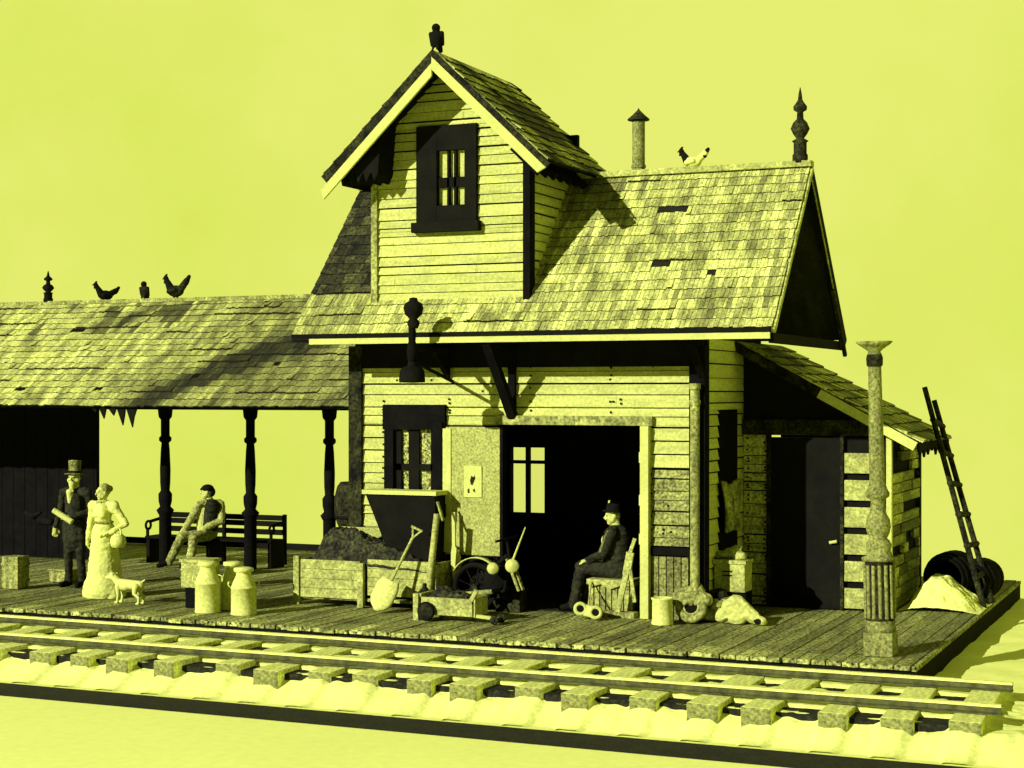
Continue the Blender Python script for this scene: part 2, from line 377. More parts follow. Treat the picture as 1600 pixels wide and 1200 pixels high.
clap(m, (HX1,0,0), (0,1,0), (1,0,0), HY0+.02, 4.9, 0, 3.6, [(3.12, 3.98, 0, 2.68)], None, .15, 5)
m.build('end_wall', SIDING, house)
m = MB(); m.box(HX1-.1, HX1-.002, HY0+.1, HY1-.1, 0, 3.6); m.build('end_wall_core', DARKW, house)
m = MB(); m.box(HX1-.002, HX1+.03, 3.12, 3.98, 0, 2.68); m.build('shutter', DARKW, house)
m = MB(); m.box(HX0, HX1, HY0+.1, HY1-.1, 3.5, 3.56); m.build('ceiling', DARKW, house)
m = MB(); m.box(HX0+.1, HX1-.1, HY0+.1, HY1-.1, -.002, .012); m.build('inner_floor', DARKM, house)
# back window
w = MB()
for a, b, c, d in ((BW[0]-.06,BW[1]+.06,BW[3],BW[3]+.07),(BW[0]-.06,BW[1]+.06,BW[2]-.07,BW[2]),(BW[0]-.06,BW[0],BW[2],BW[3]),(BW[1],BW[1]+.06,BW[2],BW[3]),(-9.825,-9.765,BW[2],BW[3]),(BW[0],BW[1],1.85,1.90)):
    w.box(a, b, HY1-.12 if d-c > .2 or b-a < .9 else HY1-.125, HY1-.05, c, d)
wo = w.build('window', BLACK, house); wo['label'] = 'small back window seen bright through the dark doorway'
m = MB(); m.box(BW[0], BW[1], HY1-.06, HY1-.055, BW[2], BW[3]); m.build('pane', GLASS, wo)
# front window
m = MB(); a, b, c, d = WIN
m.box(a, a+.14, HY0-.075, HY0+.05, c, d); m.box(b-.16, b, HY0-.075, HY0+.05, c, d); m.box(a-.02, b+.02, HY0-.08, HY0+.05, d-.32, d+.02); m.box(a-.05, b+.05, HY0-.12, HY0+.05, c-.06, c+.12)
fr = m.build('window', DARKW, house); fr['label'] = 'dark framed front window with frosted panes'
m = MB(); m.box(a+.14, b-.16, HY0-.02, HY0+.02, 1.84, 1.93); xm = (a+b)/2-.01
m.box(xm-.09, xm+.07, HY0-.025, HY0+.02, c+.1, d-.3); m.box(a+.14, a+.24, HY0-.02, HY0+.02, c+.1, d-.3); m.box(b-.22, b-.16, HY0-.02, HY0+.02, c+.1, d-.3); m.box(a+.14, b-.16, HY0-.02, HY0+.02, c+.1, 1.5)
m.build('sash', BLACK, fr)
m = MB(); m.box(a+.1, b-.1, HY0+.022, HY0+.03, c+.1, d-.25); m.build('pane', PANEF, fr)
# door leaf (sliding, pale), poster, doorway frame
m = MB(); m.box(-9.94, -9.14, HY0-.085, HY0-.035, .72, 2.44); dl = m.build('door', DOORP, house, None, .006); dl['label'] = 'pale sliding door leaf pushed open beside the dark doorway'
m = MB(); m.box(-9.98, -9.86, HY0-.10, HY0-.034, .75, 2.42); m.build('door_edge', TRIM, dl)
m = MB(); m.box(-9.94, -9.14, HY0-.08, HY0-.02, .0, .72); m.build('kick_panel', DARKW, dl)
m = MB(); m.box(-10.13, -9.985, HY0-.11, HY0-.03, .0, 2.5); m.build('door_jamb', DARKW, house)
m = MB(); m.box(-9.2, DW[1]+.12, HY0-.09, HY0+.02, 2.48, 2.60); m.build('door_lintel', MIDW, house)
m = MB(); m.box(DW[1]-.03, DW[1]+.085, HY0-.13, HY0+.06, .0, 2.475)
for z in (.95, 1.45, 2.0): m.box(DW[1]-.055, DW[1]-.03, HY0-.1, HY0+.02, z, z+.14)
m.build('door_post', TRIM, house, None, .006)
m = MB(); m.box(-9.17, -9.10, HY0-.08, HY0+.05, 0, 2.475); m.build('door_jamb', DARKW, house)
# corner posts, downspout
m = MB(); m.box(HX0-.1, HX0+.1, HY0-.07, HY0+.1, 0, 3.55); m.build('corner_post', DARKM, house)
m = MB(); m.box(HX1-.16, HX1+.05, HY0-.07, HY0+.12, 0, 3.6); m.build('corner_post', DARKW, house)
m = MB(); m.tube((HX1-.06, HY0-.14, .02), (HX1-.06, HY0-.14, 2.95), .06); m.tube((HX1-.06, HY0-.14, 2.95), (HX1-.06, HY0-.14, 3.02), .075)
for z in (.35, 2.75): m.tube((HX1-.06, HY0-.14, z), (HX1-.06, HY0-.14, z+.06), .07)
m.build('downspout', MIDW, house)
# eave brackets
def bracket(x, drop, out, t):
    m = MB(); m.box(x-t/2, x+t/2, HY0-.09, HY0-.03, 3.55-drop, 3.56)
    m.bar((x, HY0-.06, 3.55-drop+.05), (x, HY0-out, 3.53), t, t*1.2, (1,0,0)); m.box(x-t/2, x+t/2, HY0-out-.05, HY0-.03, 3.5, 3.57)
    m.build('eave_bracket', DARKW, house)
bracket(-9.93, .45, .55, .06); bracket(-8.97, 1.0, .85, .10); bracket(HX1+.02, .5, .6, .07)
# main roof: front slope with holes, back slope, rakes
RX0, RX1, RY, RZ = -11.85, -5.2, 3.5, 5.86
EY, EZ = 1.58, 3.68; BY, BZ = 5.5, 3.66
sl = math.hypot(RY-EY, RZ-EZ); D = Vector((0, (EY-RY)/sl, (EZ-RZ)/sl)); NU = Vector((0, D.z, -D.y)); NU = NU if NU.z > 0 else -NU
roof = MB(); wid = RX1-RX0
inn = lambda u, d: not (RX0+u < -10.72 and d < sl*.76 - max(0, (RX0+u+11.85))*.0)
HOLES = [(-6.95-RX0, .80, .16, .10), (-6.75-RX0, .72, .10, .08), (-6.86-RX0, 1.84, .13, .10), (-6.15-RX0, 1.95, .07, .06)]
def stain_shade(u, d):
    k = 1.
    x = RX0+u
    if x > -8.6 and x < -7.7: k *= .35+.65*min(1, max(0, (d-.2)/1.1)+(x+8.5)*.3)     # tower's shade painted in under its eave
    if x < -10.9: k *= .45+.5*(noise.noise(Vector((x*2.5, d*2, 8)))*.5+.5)
    k *= .8+.5*(noise.noise(Vector((x*3.2, d*.5, 1)))*.5+.5)
    return k*1.08
slope(roof, (RX0, RY, RZ), (1,0,0), D, NU, wid, sl, .175, (.04,.08), HOLES, 3, stain_shade, clip=inn)
mroof = roof.build('roof', SHING, house)
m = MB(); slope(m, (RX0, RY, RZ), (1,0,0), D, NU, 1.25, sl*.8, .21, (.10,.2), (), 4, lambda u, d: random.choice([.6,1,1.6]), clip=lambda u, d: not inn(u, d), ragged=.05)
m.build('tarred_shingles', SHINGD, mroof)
m = MB(); th = NU*-.05; A = Vector((RX0+.03, RY, RZ)); m.frame(A+NU*.0-NU*.05, (wid-.06,0,0), D*(sl-.02), NU*.048); m.build('roof_deck', UNDER, mroof)
slb = math.hypot(BY-RY, BZ-RZ); Db = Vector((0, (BY-RY)/slb, (BZ-RZ)/slb)); NB = Vector((0, -Db.z, Db.y))
m = MB(); slope(m, (RX0, RY, RZ), (1,0,0), Db, NB, wid, slb, .19, (.10,.2), (), 5); m.frame(Vector((RX0+.03,RY,RZ))-NB*.05, (wid-.06,0,0), Db*(slb-.02), NB*.046, 0, .05)
m.build('back_slope', SHING, mroof)
m = MB(); m.box(RX0+.01, RX1+.02, RY-.09, RY+.09, RZ-.02, RZ+.055); m.build('ridge_board', PALEW, mroof)
m = MB(); m.box(RX0+.3, RX1-.02, EY-.05, EY-.02, EZ-.13, EZ-.055); m.build('eave_fascia', TRIM, mroof)
m = MB(); m.box(RX0+.02, RX1-.02, EY-.045, EY-.015, EZ-.055, EZ+.01); m.build('eave_shadow_strip', BLACK, mroof)  # black strip painted in for the shadow below the roof edge
m = MB(); m.box(RX0+.02, RX1-.03, EY-.014, HY0-.02, EZ-.09, EZ-.06); m.build('soffit', BLACK, mroof)
m = MB(); m.box(HX0, HX1, HY0-.06, HY0-.005, 3.24, 3.6); m.build('shade_frieze', BLACK, house)  # deepened and blackened to paint in the eave's shadow on the wall
m = MB(); m.frame(Vector((RX1-.02, RY, RZ-.02))-NU*.06, (.05,0,0), D*sl, NU*.06); m.build('bargeboard', PALEW, mroof)
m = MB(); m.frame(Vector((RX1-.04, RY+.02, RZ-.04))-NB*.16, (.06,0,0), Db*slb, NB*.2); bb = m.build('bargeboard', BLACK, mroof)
m = MB(); m.frame(Vector((RX1+.021, RY+.05, RZ-.1))-NB*.15, (.012,0,0), Db*(slb-.05), NB*.03); m.build('barge_moulding', MIDW, bb)
m = MB(); m.box(RX1-.06, RX1, EY+.05, BY+.05, 3.50, 3.62); m.build('tie_beam', BLACK, mroof)
m = MB(); m.bar((RX1+.03, 4.62, 4.3), (RX1+.05, 5.3, 3.42), .05, .05); m.build('hanging_stick', DARKM, mroof)
# gable boards (black, the roof overhang's shade painted in)
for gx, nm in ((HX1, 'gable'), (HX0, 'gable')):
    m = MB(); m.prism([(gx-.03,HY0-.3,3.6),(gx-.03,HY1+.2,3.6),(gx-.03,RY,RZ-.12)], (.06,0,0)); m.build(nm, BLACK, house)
# finial, chimney pipe on main roof
FIN = [(.10,0),(.10,.12),(.085,.14),(.085,.30),(.11,.32),(.05,.36),(.09,.42),(.125,.50),(.09,.59),(.045,.64),(.04,.74),(.085,.77),(.09,.82),(.05,.88),(.03,.92),(.022,1.0),(.004,1.1)]
m = MB(); m.lathe([(r, z*.9) for r, z in FIN], (RX1-.14, RY, RZ+.03), (0,0,1), 18); f = m.build('finial', DARKM, mroof); f['label'] = 'tall turned finial on the right end of the ridge'
m = MB(); m.tube((-7.74,4.0,5.2), (-7.74,4.0,6.66), .088); m.tube((-7.74,4.0,6.02),(-7.74,4.0,6.06),.102)
ch = m.build('chimney', IRON, mroof); ch['label'] = 'thin metal stovepipe with a conical cap'
m = MB(); m.lathe([(.15,0),(.155,.015),(.09,.07),(.02,.14),(.004,.17)], (-7.74,4.0,6.68)); m.build('chimney_cap', DARKM, ch)
# ---- tower dormer
TX0, TX1, TY0, TY1, TC = -10.78, -8.56, 2.0, 3.85, -9.66
TRZ, TEZ, THW, TRY0 = 7.34, 5.86, 1.56, 1.46
pitch = (TRZ-TEZ)/THW
def tlim(z):
    hw = min((TX1-TX0)/2, max(.02, (TRZ-.10-z)/pitch)); return (TC-hw, TC+hw)
WD = (-10.14, -9.26, 5.06, 6.44)
dm = MB(); clap(dm, (0,TY0,0), (1,0,0), NW, TX0, TX1, 4.07, TRZ-.15, [WD], tlim, .135, 9)
dorm = dm.build('dormer', SIDING, house); dorm['label'] = 'clapboard tower dormer with steep gable roof'
m = MB(); core(m, TX0, TX1, TY0+.003, TY0+.07, 4.0, 6.0, [(-9.88,-9.35,5.3,6.2)]); core(m, -10.3, -9.1, TY0+.003, TY0+.07, 6.0, 6.55, [(-9.88,-9.35,5.3,6.2)])
m.prism([(-10.3,TY0+.003,6.55),(-9.1,TY0+.003,6.55),(TC,TY0+.003,TRZ-.2)], (0,.06,0))
m.box(TX0, -10.3, TY0+.003, TY0+.07, 6.0, 6.1); m.box(-9.1, TX1, TY0+.003, TY0+.07, 6.0, 6.1)
m.build('dormer_core', BLACK, dorm)
m = MB(); clap(m, (TX1,0,0), (0,1,0), (1,0,0), TY0+.02, TY1, 3.95, 5.98, [], None, .135, 10); m.build('dormer_side', SIDING, dorm)
m = MB(); clap(m, (TX0,0,0), (0,1,0), (-1,0,0), TY0+.02, TY1, 3.95, 5.98, [], None, .135, 11); m.build('dormer_side', SIDING, dorm)
m = MB(); m.box(TX1-.06, TX1-.003, TY0+.07, TY1, 3.9, 5.98); m.box(TX0+.003, TX0+.06, TY0+.07, TY1, 3.9, 5.98)
core(m, TX0, TX1, TY1-.08, TY1, 4.0, 6.5, [(-10.72,-10.0,5.35,6.5)]); m.prism([(-10.6,TY1-.08,6.5),(-8.8,TY1-.08,6.5),(TC,TY1-.08,TRZ-.2)], (0,.07,0))
m.build('dormer_lining', BLACK, dorm)
m = MB(); m.box(TX1-.04, TX1+.055, TY0-.06, TY0+.12, 4.05, 5.98); m.build('dormer_corner_post', DARKW, dorm)
m = MB(); m.box(TX0-.05, TX0+.04, TY0-.06, TY0+.12, 4.03, 5.98); m.build('dormer_corner_post', MIDW, dorm)
m = MB(); m.box(TX0-.02, TX1+.02, TY0-.07, TY0-.02, 4.03, 4.08); m.build('dormer_sill', BLACK, dorm)
# dormer window
a, b, c, d = WD; m = MB()
m.box(a, a+.30, TY0-.075, TY0+.05, c, d); m.box(b-.17, b, TY0-.075, TY0+.05, c, d); m.box(a+.3, b-.17, TY0-.07, TY0+.05, d-.33, d); m.box(a-.05, b+.05, TY0-.13, TY0+.05, c-.03, c+.10); m.box(a+.3, b-.17, TY0-.07, TY0+.05, c+.1, c+.32)
dw = m.build('dormer_window', BLACK, house); dw['label'] = 'black framed window in the tower dormer'
m = MB(); m.box(a+.3, b-.17, TY0-.04, TY0+.02, 5.62, 5.75)
m.box(-9.70, -9.67, TY0-.04, TY0+.02, 5.38, 6.12); m.box(-9.60, -9.565, TY0-.04, TY0+.02, 5.38, 6.12); m.build('sash', BLACK, dw)
m = MB(); m.box(a+.3, b-.17, TY0+.022, TY0+.03, 5.36, 6.12); m.build('pane', BLIND, dw)
# dormer roof
for sgn, sd in ((1, 21), (-1, 22)):
    L = math.hypot(THW, TRZ-TEZ); d = Vector((sgn*THW/L, 0, (TEZ-TRZ)/L)); nu = Vector((-sgn*d.z, 0, sgn*d.x)) if sgn > 0 else Vector((d.z, 0, -d.x)); nu = nu if nu.z > 0 else -nu
    m = MB(); slope(m, (TC, TRY0, TRZ), (0,1,0), d, nu, TY1+.15-TRY0, L+.04, .21, (.09,.16), [(.9,.7,.12,.1)] if sgn > 0 else (), sd, lambda u, dd: (.16 if noise.noise(Vector((u*1.6, dd*1.3, sd))) > .02 else 1.)*random.choice([.7,1,1.2]), ragged=.06, thick=.03)
    dr = m.build('dormer_roof', SHING, house)
    m = MB(); m.frame(Vector((TC, TRY0+.02, TRZ))-nu*.06, (0,TY1+.1-TRY0,0), d*(L-.02), nu*.058); m.build('roof_deck', BLACK, dr)
    m = MB(); A = Vector((TC, TRY0-.035, TRZ-.02)); 
    k = .115 if sgn < 0 else .055
    m.prism([A+V(0,0,.02), A+d*(L+.10)+nu*.015, A+d*(L+.10)-nu*k, A+V(0,0,-k*1.37)], (0,.04,0)); m.build('roof_edge', DARKM, dr)
    m = MB(); A = A+V(0,-.012,0); e = L+.22 if sgn < 0 else L+.10
    m.prism([A+V(0,0,-k*1.37), A+d*e-nu*k, A+d*(e+(.06 if sgn < 0 else -.04))-nu*(k+.12), A+V(0,0,-(k+.12)*1.37)], (0,.035,0)); m.build('dormer_bargeboard', PALE, dr)
    if sgn > 0:
        for y in np.arange(TRY0+.18, TY1, .27):
            mm = MB(); mm.frame(V(TX1+.02, y, TEZ+.27)+nu*-.16, (0,.06,0), d*.5, nu*.09); mm.build('rafter_tail', DARKW, dr)
    else:
        m = MB(); pts = [(TC-THW+.75, TRY0+.1, TEZ+.62), (TC-THW+.08, TRY0+.1, TEZ+.05)]; 
        for k in range(5):
            x = TC-THW+.10+k*.12; pts += [(x+.02, TRY0+.1, TEZ-.04), (x+.06, TRY0+.1, TEZ-.20+k*.01), (x+.12, TRY0+.1, TEZ-.06)]
        m.prism(pts, (0, 1.4, 0)); m.build('ragged_eave_boards', BLACK, dr)
# ---- lean-to at the right end
LX0, LX1, LY0, LY1 = HX1+.03, -4.32, 4.3, 6.35
lean = thing('lean_to', (-5.3, 5.2, 0), 'low lean-to shed with black door on the right end of the station', 'shed')
LD = (-5.93, -4.98, 0, 2.30)
m = MB(); nl = m; clap(m, (0,LY0,0), (1,0,0), NW, LX0, LD[0]-.05, 0, 2.46, [], None, .15, 31, nl); lw = m.build('wall', [LEANS, BLACK], lean)
m = MB(); z = .0
for k in range(6): m.box(LD[1]+.05, LX1-.22, LY0-.06, LY0-.01, .03+k*.36, .30+k*.36)
m.build('plank_panel', PALEW, lean, None, .008)
m = MB(); m.box(LX0, LX1-.02, LY0, LY0+.07, 0, 2.3); m.prism([(LX0,LY0-.02,2.46),(LX1,LY0-.02,2.3),(LX1,LY0-.02,2.36),(LX0,LY0-.02,3.5)], (0,.08,0)); m.build('front_core', BLACK, lean)
m = MB(); m.box(LX0, LX1-.2, LY0-.10, LY0-.003, 2.33, 2.54); m.build('door_lintel', DARKM, lean)  # widened and darkened to cover a sunlit patch of wall
m = MB(); m.box(LD[0], LD[1], LY0-.05, LY0-.005, 0.01, LD[3]); dd = m.build('door', BLACK, lean)
m = MB(); m.tube((-5.12, LY0-.09, .90), (-5.02, LY0-.09, .92), .022); m.build('handle', PALE, dd)
m = MB(); m.box(LD[0]-.06, LD[0], LY0-.07, LY0-.005, 0, 2.36); m.build('door_jamb', DARKM, lean)
m = MB(); m.box(LD[1], LD[1]+.045, LY0-.08, LY0-.005, 0, 2.36); m.build('door_jamb', DARKM, lean)
m = MB(); m.box(LX1-.05, LX1+.02, LY0-.07, LY0+.02, 0, 2.40); m.build('corner_trim', TRIM, lean)
m = MB(); rnd = random.Random(4); z = .02
while z < 2.25:
    y = LY0+.03
    while y < LY1:
        l = rnd.uniform(.3, .9); 
        if rnd.random() < .8: m.box(LX1-.03, LX1+.01+rnd.uniform(0,.02), y, min(y+l, LY1), z, z+.125, 0, rnd.choice([.4,.8,1.2,1.6]))
        y += l+.01
    z += .14
m.build('side_wall', WEATHER_SHADE, lean)
m = MB(); m.box(LX1-.10, LX1-.035, LY0+.07, LY1, 0, 2.35); m.box(LX0, LX1-.1, LY1-.08, LY1, 0, 2.35); m.build('side_core', BLACK, lean)
m = MB(); m.box(LX1-.04, LX1+.03, LY1-.05, LY1+.04, 0, 2.4); m.build('corner_trim', DARKM, lean)
P0 = Vector((LX0-.02, 3.92, 3.60)); P1 = Vector((-3.88, 3.92, 2.26)); L = (P1-P0).length; d = (P1-P0)/L; nu = Vector((-d.z, 0, d.x))
m = MB(); slope(m, P0, (0,1,0), d, nu, 2.5, L, .24, (.10,.22), [(.9,1.3,.15,.14),(.4,2.0,.12,.1)], 41, lambda u, q: random.choice([.3,.6,1,1.2,1.3]), ragged=.07, thick=.03)
lr = m.build('roof', SHING, lean)
m = MB(); m.frame(P0+V(0,.02,0)-nu*.06, (0,2.46,0), d*(L-.02), nu*.058); m.build('roof_deck', UNDER, lr)
m = MB(); A = P0+V(0,-.03,0); m.frame(A+d*1.35-nu*.13, (0,.03,0), d*(L-1.37), nu*.12); m.build('bargeboard', TRIM, lr)
m = MB(); A = P0+V(0,-.028,0); m.frame(A-nu*.12, (0,.026,0), d*1.345, nu*.11); m.build('bargeboard', DARKM, lr)
pts = [(-3.93, 6.4, 2.24), (-3.93, 3.98, 2.24)]
for k in range(8):
    y = 4.0+k*.3; pts += [(-3.93, y+.02, 2.17), (-3.93, y+.14, 2.2-random.uniform(.06,.2)), (-3.93, y+.26, 2.17)]
m = MB(); m.prism(pts, (.03,0,0)); m.build('ragged_eave_boards', BLACK, lr)
# ---- long open train shed on the left
shed = thing('train_shed', (-16.5, 5.5, 0), 'long open platform canopy with worn shingle roof on turned black posts', 'canopy')
SRZ, SEZ, SRY, SEY = 4.46, 2.70, 5.5, 3.2; SX0, SX1 = -23.5, -11.46
L = math.hypot(SRY-SEY, SRZ-SEZ); d = Vector((0, -(SRY-SEY)/L, (SEZ-SRZ)/L)); nu = Vector((0, d.z, -d.y)); nu = nu if nu.z > 0 else -nu
def sst(u, q):
    x = SX0+u; n1 = noise.noise(Vector((x*.9+q*.9, q*.35, 7))); n2 = noise.noise(Vector((x*3, q*1.2, 2)))
    k = 1.12+.35*n2
    e = min(1, max(0, (n1+.25*n2-.0)/.28)); k *= 1-.9*e*min(1, max(0, (x+18)/.8))
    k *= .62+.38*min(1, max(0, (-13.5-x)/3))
    if x < -16 and q < .9 and n2 < -.25: k *= .3
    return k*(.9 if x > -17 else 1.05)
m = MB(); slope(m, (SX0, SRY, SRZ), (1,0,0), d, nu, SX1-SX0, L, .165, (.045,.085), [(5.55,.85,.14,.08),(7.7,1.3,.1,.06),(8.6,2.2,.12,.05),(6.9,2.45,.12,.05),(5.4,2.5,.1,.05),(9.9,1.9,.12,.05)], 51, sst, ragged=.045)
sr = m.build('roof', SHING, shed)
m = MB(); m.frame(V(SX0,SRY,SRZ)-nu*.06, (SX1-SX0,0,0), d*(L-.03), nu*.058); m.build('roof_deck', BLACK, sr)
d2 = Vector((0, -d.y, d.z)); n2 = Vector((0, -nu.y, nu.z))
m = MB(); slope(m, (SX0, SRY, SRZ), (1,0,0), d2, n2, SX1-SX0, L, .19, (.12,.2), (), 52); m.frame(V(SX0,SRY,SRZ)-n2*.06, (SX1-SX0,0,0), d2*(L-.03), n2*.056, 0, .03); m.build('back_slope', SHING, sr)
m = MB(); m.box(SX0, SX1, SRY-.07, SRY+.07, SRZ-.03, SRZ+.035); m.build('ridge_board', MIDW, sr)
m = MB(); m.box(SX0, SX1, 5.42, 5.58, 2.62, 2.78); m.build('beam', BLACK, shed)
POST = [(.14,0),(.14,.85),(.16,.87),(.20,.93),(.12,.99),(.15,1.08),(.155,1.2),(.10,1.26),(.115,1.4),(.12,1.62),(.10,1.95),(.085,2.06),(.14,2.10),(.14,2.15),(.10,2.18),(.10,2.45),(.15,2.5),(.17,2.64)]
for x in (-16.69, -15.01, -13.52, -21.5):
    m = MB(); m.lathe([(r*.74, z) for r, z in POST], (x, 5.5, 0), (0,0,1), 10); m.build('post', DARKW, shed)
pts = [(-15.6,3.26,2.74), (-16.6,3.26,2.74)]
for (x, w, h) in ((-16.52,.14,.10),(-16.36,.14,.20),(-16.2,.17,.15),(-16.02,.16,.30),(-15.84,.16,.33)): pts += [(x,3.26,2.70),(x+w*.8,3.26,2.70-h),(x+w,3.26,2.70-h*.5)]
m = MB(); m.prism(pts, (0,.03,0)); m.build('broken_eave_boards', BLACK, sr)
m = MB(); m.lathe([(r*.85, z*.5) for r, z in FIN], (-19.14, SRY, SRZ+.02), (0,0,1), 14); f = m.build('finial', BLACK, sr); f['label'] = 'small turned finial on the canopy ridge'
m = MB(); x = -23
while x < -18.22: m.box(x, min(x+.24,-18.2), 5.62, 5.70, .02, 2.66, 0, random.uniform(.6,1.3)); x += .25
tag(m.build('dark_wall', DARKW, None, (-20.5, 5.65, 0)), 'black board wall closing the left end under the canopy', 'wall')
m = MB(); m.box(-23, -11.5, 8.55, 8.65, .02, .13); 
tag(m.build('edge_beam', BLACK, None, (-15, 8.6, 0)), 'low black kerb beam along the back edge of the platform', 'beam')
#@@OBJECTS
# ------------------------------------------------------------------ people and animals
PM = [SUIT, SKIN, CLOTH, BLACK, DRESS, PALE]        # 0 suit 1 skin 2 mid cloth 3 black 4 dress 5 pale
def hand(w, d, side, lab=1, curl=.5, n=None):
    """palm, four bent fingers of different lengths and a thumb leaving the side of the palm"""
    w, d = Vector(w), Vector(d).normalized(); n = Vector(n or (0,0,-1)); n = (n-d*n.dot(d)).normalized(); s = d.cross(n)*side
    P = [(w, w+d*.075, .026, .030, lab), (w+s*.018, w+d*.08+s*.022, .018, .019, lab), (w-s*.018, w+d*.075-s*.024, .018, .018, lab)]
    for k, (off, l) in enumerate(((.036,.070),(.013,.082),(-.011,.076),(-.034,.058))):
        a = w+d*.088+s*off; b = a+(d*math.cos(curl*.6)+n*math.sin(curl*.6)).normalized()*l*.5; c = b+(d*math.cos(curl*1.7)+n*math.sin(curl*1.7)).normalized()*l*.5
        P += [(a, b, .0105, .010, lab), (b, c, .010, .0085, lab)]
    a = w+d*.025+s*.028; b = a+(d*.7+s*.75+n*.15).normalized()*.04; c = b+(d*.95+s*.15+n*.3).normalized()*.034
    return P+[(a, b, .014, .012, lab), (b, c, .012, .009, lab)]
def head(c, f, lab=1, k=1., beard=None, moust=None):
    c = Vector(c); f = Vector(f).normalized(); r = f.cross(Vector((0,0,1))).normalized(); u = r.cross(f)
    q = Matrix((r, f, u)).transposed().to_quaternion(); at = lambda x, y, z: c+r*x*k+f*y*k+u*z*k
    P = [('e', c, (.078*k,.098*k,.112*k), lab, q), (at(0,.045,-.06), at(0,.055,-.085), .052*k, .035*k, lab), (at(-.04,.02,-.05), at(.04,.02,-.05), .04*k, .04*k, lab),
         (at(0,.092,.02), at(0,.115,-.018), .012*k, .017*k, lab), (at(-.035,.082,.032), at(.035,.082,.032), .016*k, .016*k, lab), (at(-.018,.088,-.052), at(.018,.088,-.052), .010*k, .010*k, lab)]
    for s in (-1, 1): P += [('e', at(s*.08,-.005,0), (.012*k,.026*k,.036*k), lab, q), ('e', at(s*.031,.088,.012), (.011*k,.008*k,.008*k), 3, q)]
    if moust is not None: P += [(at(-.03,.10,-.035), at(.03,.10,-.035), .012*k, .012*k, moust)]
    if beard is not None: P += [(at(0,.06,-.06), at(0,.075,-.17), .06*k, .03*k, beard), (at(-.06,.03,-.03), at(.06,.03,-.03), .04*k, .04*k, beard)]
    return P, at
# --- man in top hat (local: facing -Y)
mp = (-16.07, 2.35, 0)
man = thing('person', mp, 'man in dark suit and tall top hat standing beside the pale-dressed woman', 'person')
P = []
for s in (-1, 1):
    P += [((s*.095,0,.93),(s*.115,-.02,.50),.098,.072,0),((s*.115,-.02,.50),(s*.125,.01,.09),.070,.052,0),((s*.125,.02,.05),(s*.15,-.15,.04),.048,.042,3),((s*.095,0,.96),(s*.11,-.01,.72),.11,.10,0)]
P += [('e',(0,.01,.99),(.175,.125,.15),0),((0,.01,1.05),(0,.015,1.32),.15,.165,0),((-.165,.01,1.42),(.165,.01,1.42),.07,.07,0),((0,.01,1.44),(0,0,1.54),.06,.055,1),((0,.01,.95),(0,.02,.70),.17,.19,0),
      ((0,-.13,1.28),(0,-.125,1.42),.03,.055,5),((-.05,-.12,1.44),(.05,-.12,1.44),.02,.02,5)]
hp, at = head((0,-.02,1.625), (.15,-1,0), beard=5, moust=3); P += hp
P += [((-.225,.01,1.41),(-.285,.02,1.13),.062,.052,0),((-.285,.02,1.13),(-.30,-.08,.90),.05,.040,0)]+hand((-.30,-.085,.885),(0,-.12,-1),-1,1,.7,(0.6,-.5,0))
P += [((.225,.01,1.41),(.27,.03,1.13),.062,.052,0),((.27,.03,1.13),(.07,-.20,1.06),.05,.042,0)]+hand((.06,-.205,1.06),(-1,-.12,.15),1,1,.9,(0,.2,-1))
sculpt('body', P, PM, man, wrinkle=.010)
h = MB(); hc = at(0,-.005,.055); h.lathe([(.145,0),(.15,.008),(.145,.016),(.092,.02),(.088,.10),(.098,.20),(.095,.215),(.0,.216)], hc, (0,.05,1), 24); h2 = h.build('top_hat', CLOTH, None); h2.parent = man
h = MB(); h.lathe([(.094,.022),(.0935,.022),(.0925,.055),(.094,.055)], hc, (0,.05,1), 24); b2 = h.build('hat_band', BLACK, None); b2.parent = h2
m = MB(); m.tube(Vector(mp)+V(-.17,-.29,1.16), Vector(mp)+V(.13,-.24,.99), .042, .046, 14)
tag(m.build('rolled_paper', PALE, None, (-16.2,2.1,1.05)), "pale rolled paper held across the top-hatted man's waist", 'paper roll')
# --- woman in long pale dress
wp = (-14.90, 1.50, 0)
wom = thing('person', wp, 'woman in long pale dress standing hand on hip behind the small dog', 'person')
P = [('e',(0,0,.95),(.165,.135,.16),4),((0,0,1.0),(0,-.01,1.06),.125,.11,4),((0,-.01,1.08),(0,-.02,1.24),.115,.13,4),((-.05,-.085,1.18),(.05,-.085,1.18),.068,.068,4),((-.12,0,1.31),(.12,0,1.31),.06,.06,4),((0,0,1.33),(0,-.01,1.42),.048,.045,1)]
P += [((0,.0,.92),(0,.03,.12),.165,.27,4),((0,.02,.12),(0,.05,.10),.30,.29,4),((-.10,0,.15),(-.14,0,.05),.19,.19,4),((.10,0,.15),(.14,0,.05),.19,.19,4)]
hp, at = head((0,-.02,1.485), (-.5,-1,-.05), k=.92); P += hp
P += [('e',(-.175,0,1.28),(.085,.08,.095),4),('e',(.18,0,1.28),(.085,.08,.095),4)]
P += [((-.17,0,1.30),(-.235,.01,1.05),.062,.055,4),((-.235,.01,1.05),(-.20,-.10,.84),.045,.034,4)]+hand((-.20,-.105,.825),(.12,-.15,-1),-1,1,.5,(.5,.4,0))
P += [((.17,0,1.30),(.36,.02,1.05),.06,.052,4),((.36,.02,1.05),(.20,-.11,.93),.046,.036,4)]+hand((.19,-.115,.93),(-1,-.25,-.12),1,1,.6,(0,.3,-1))
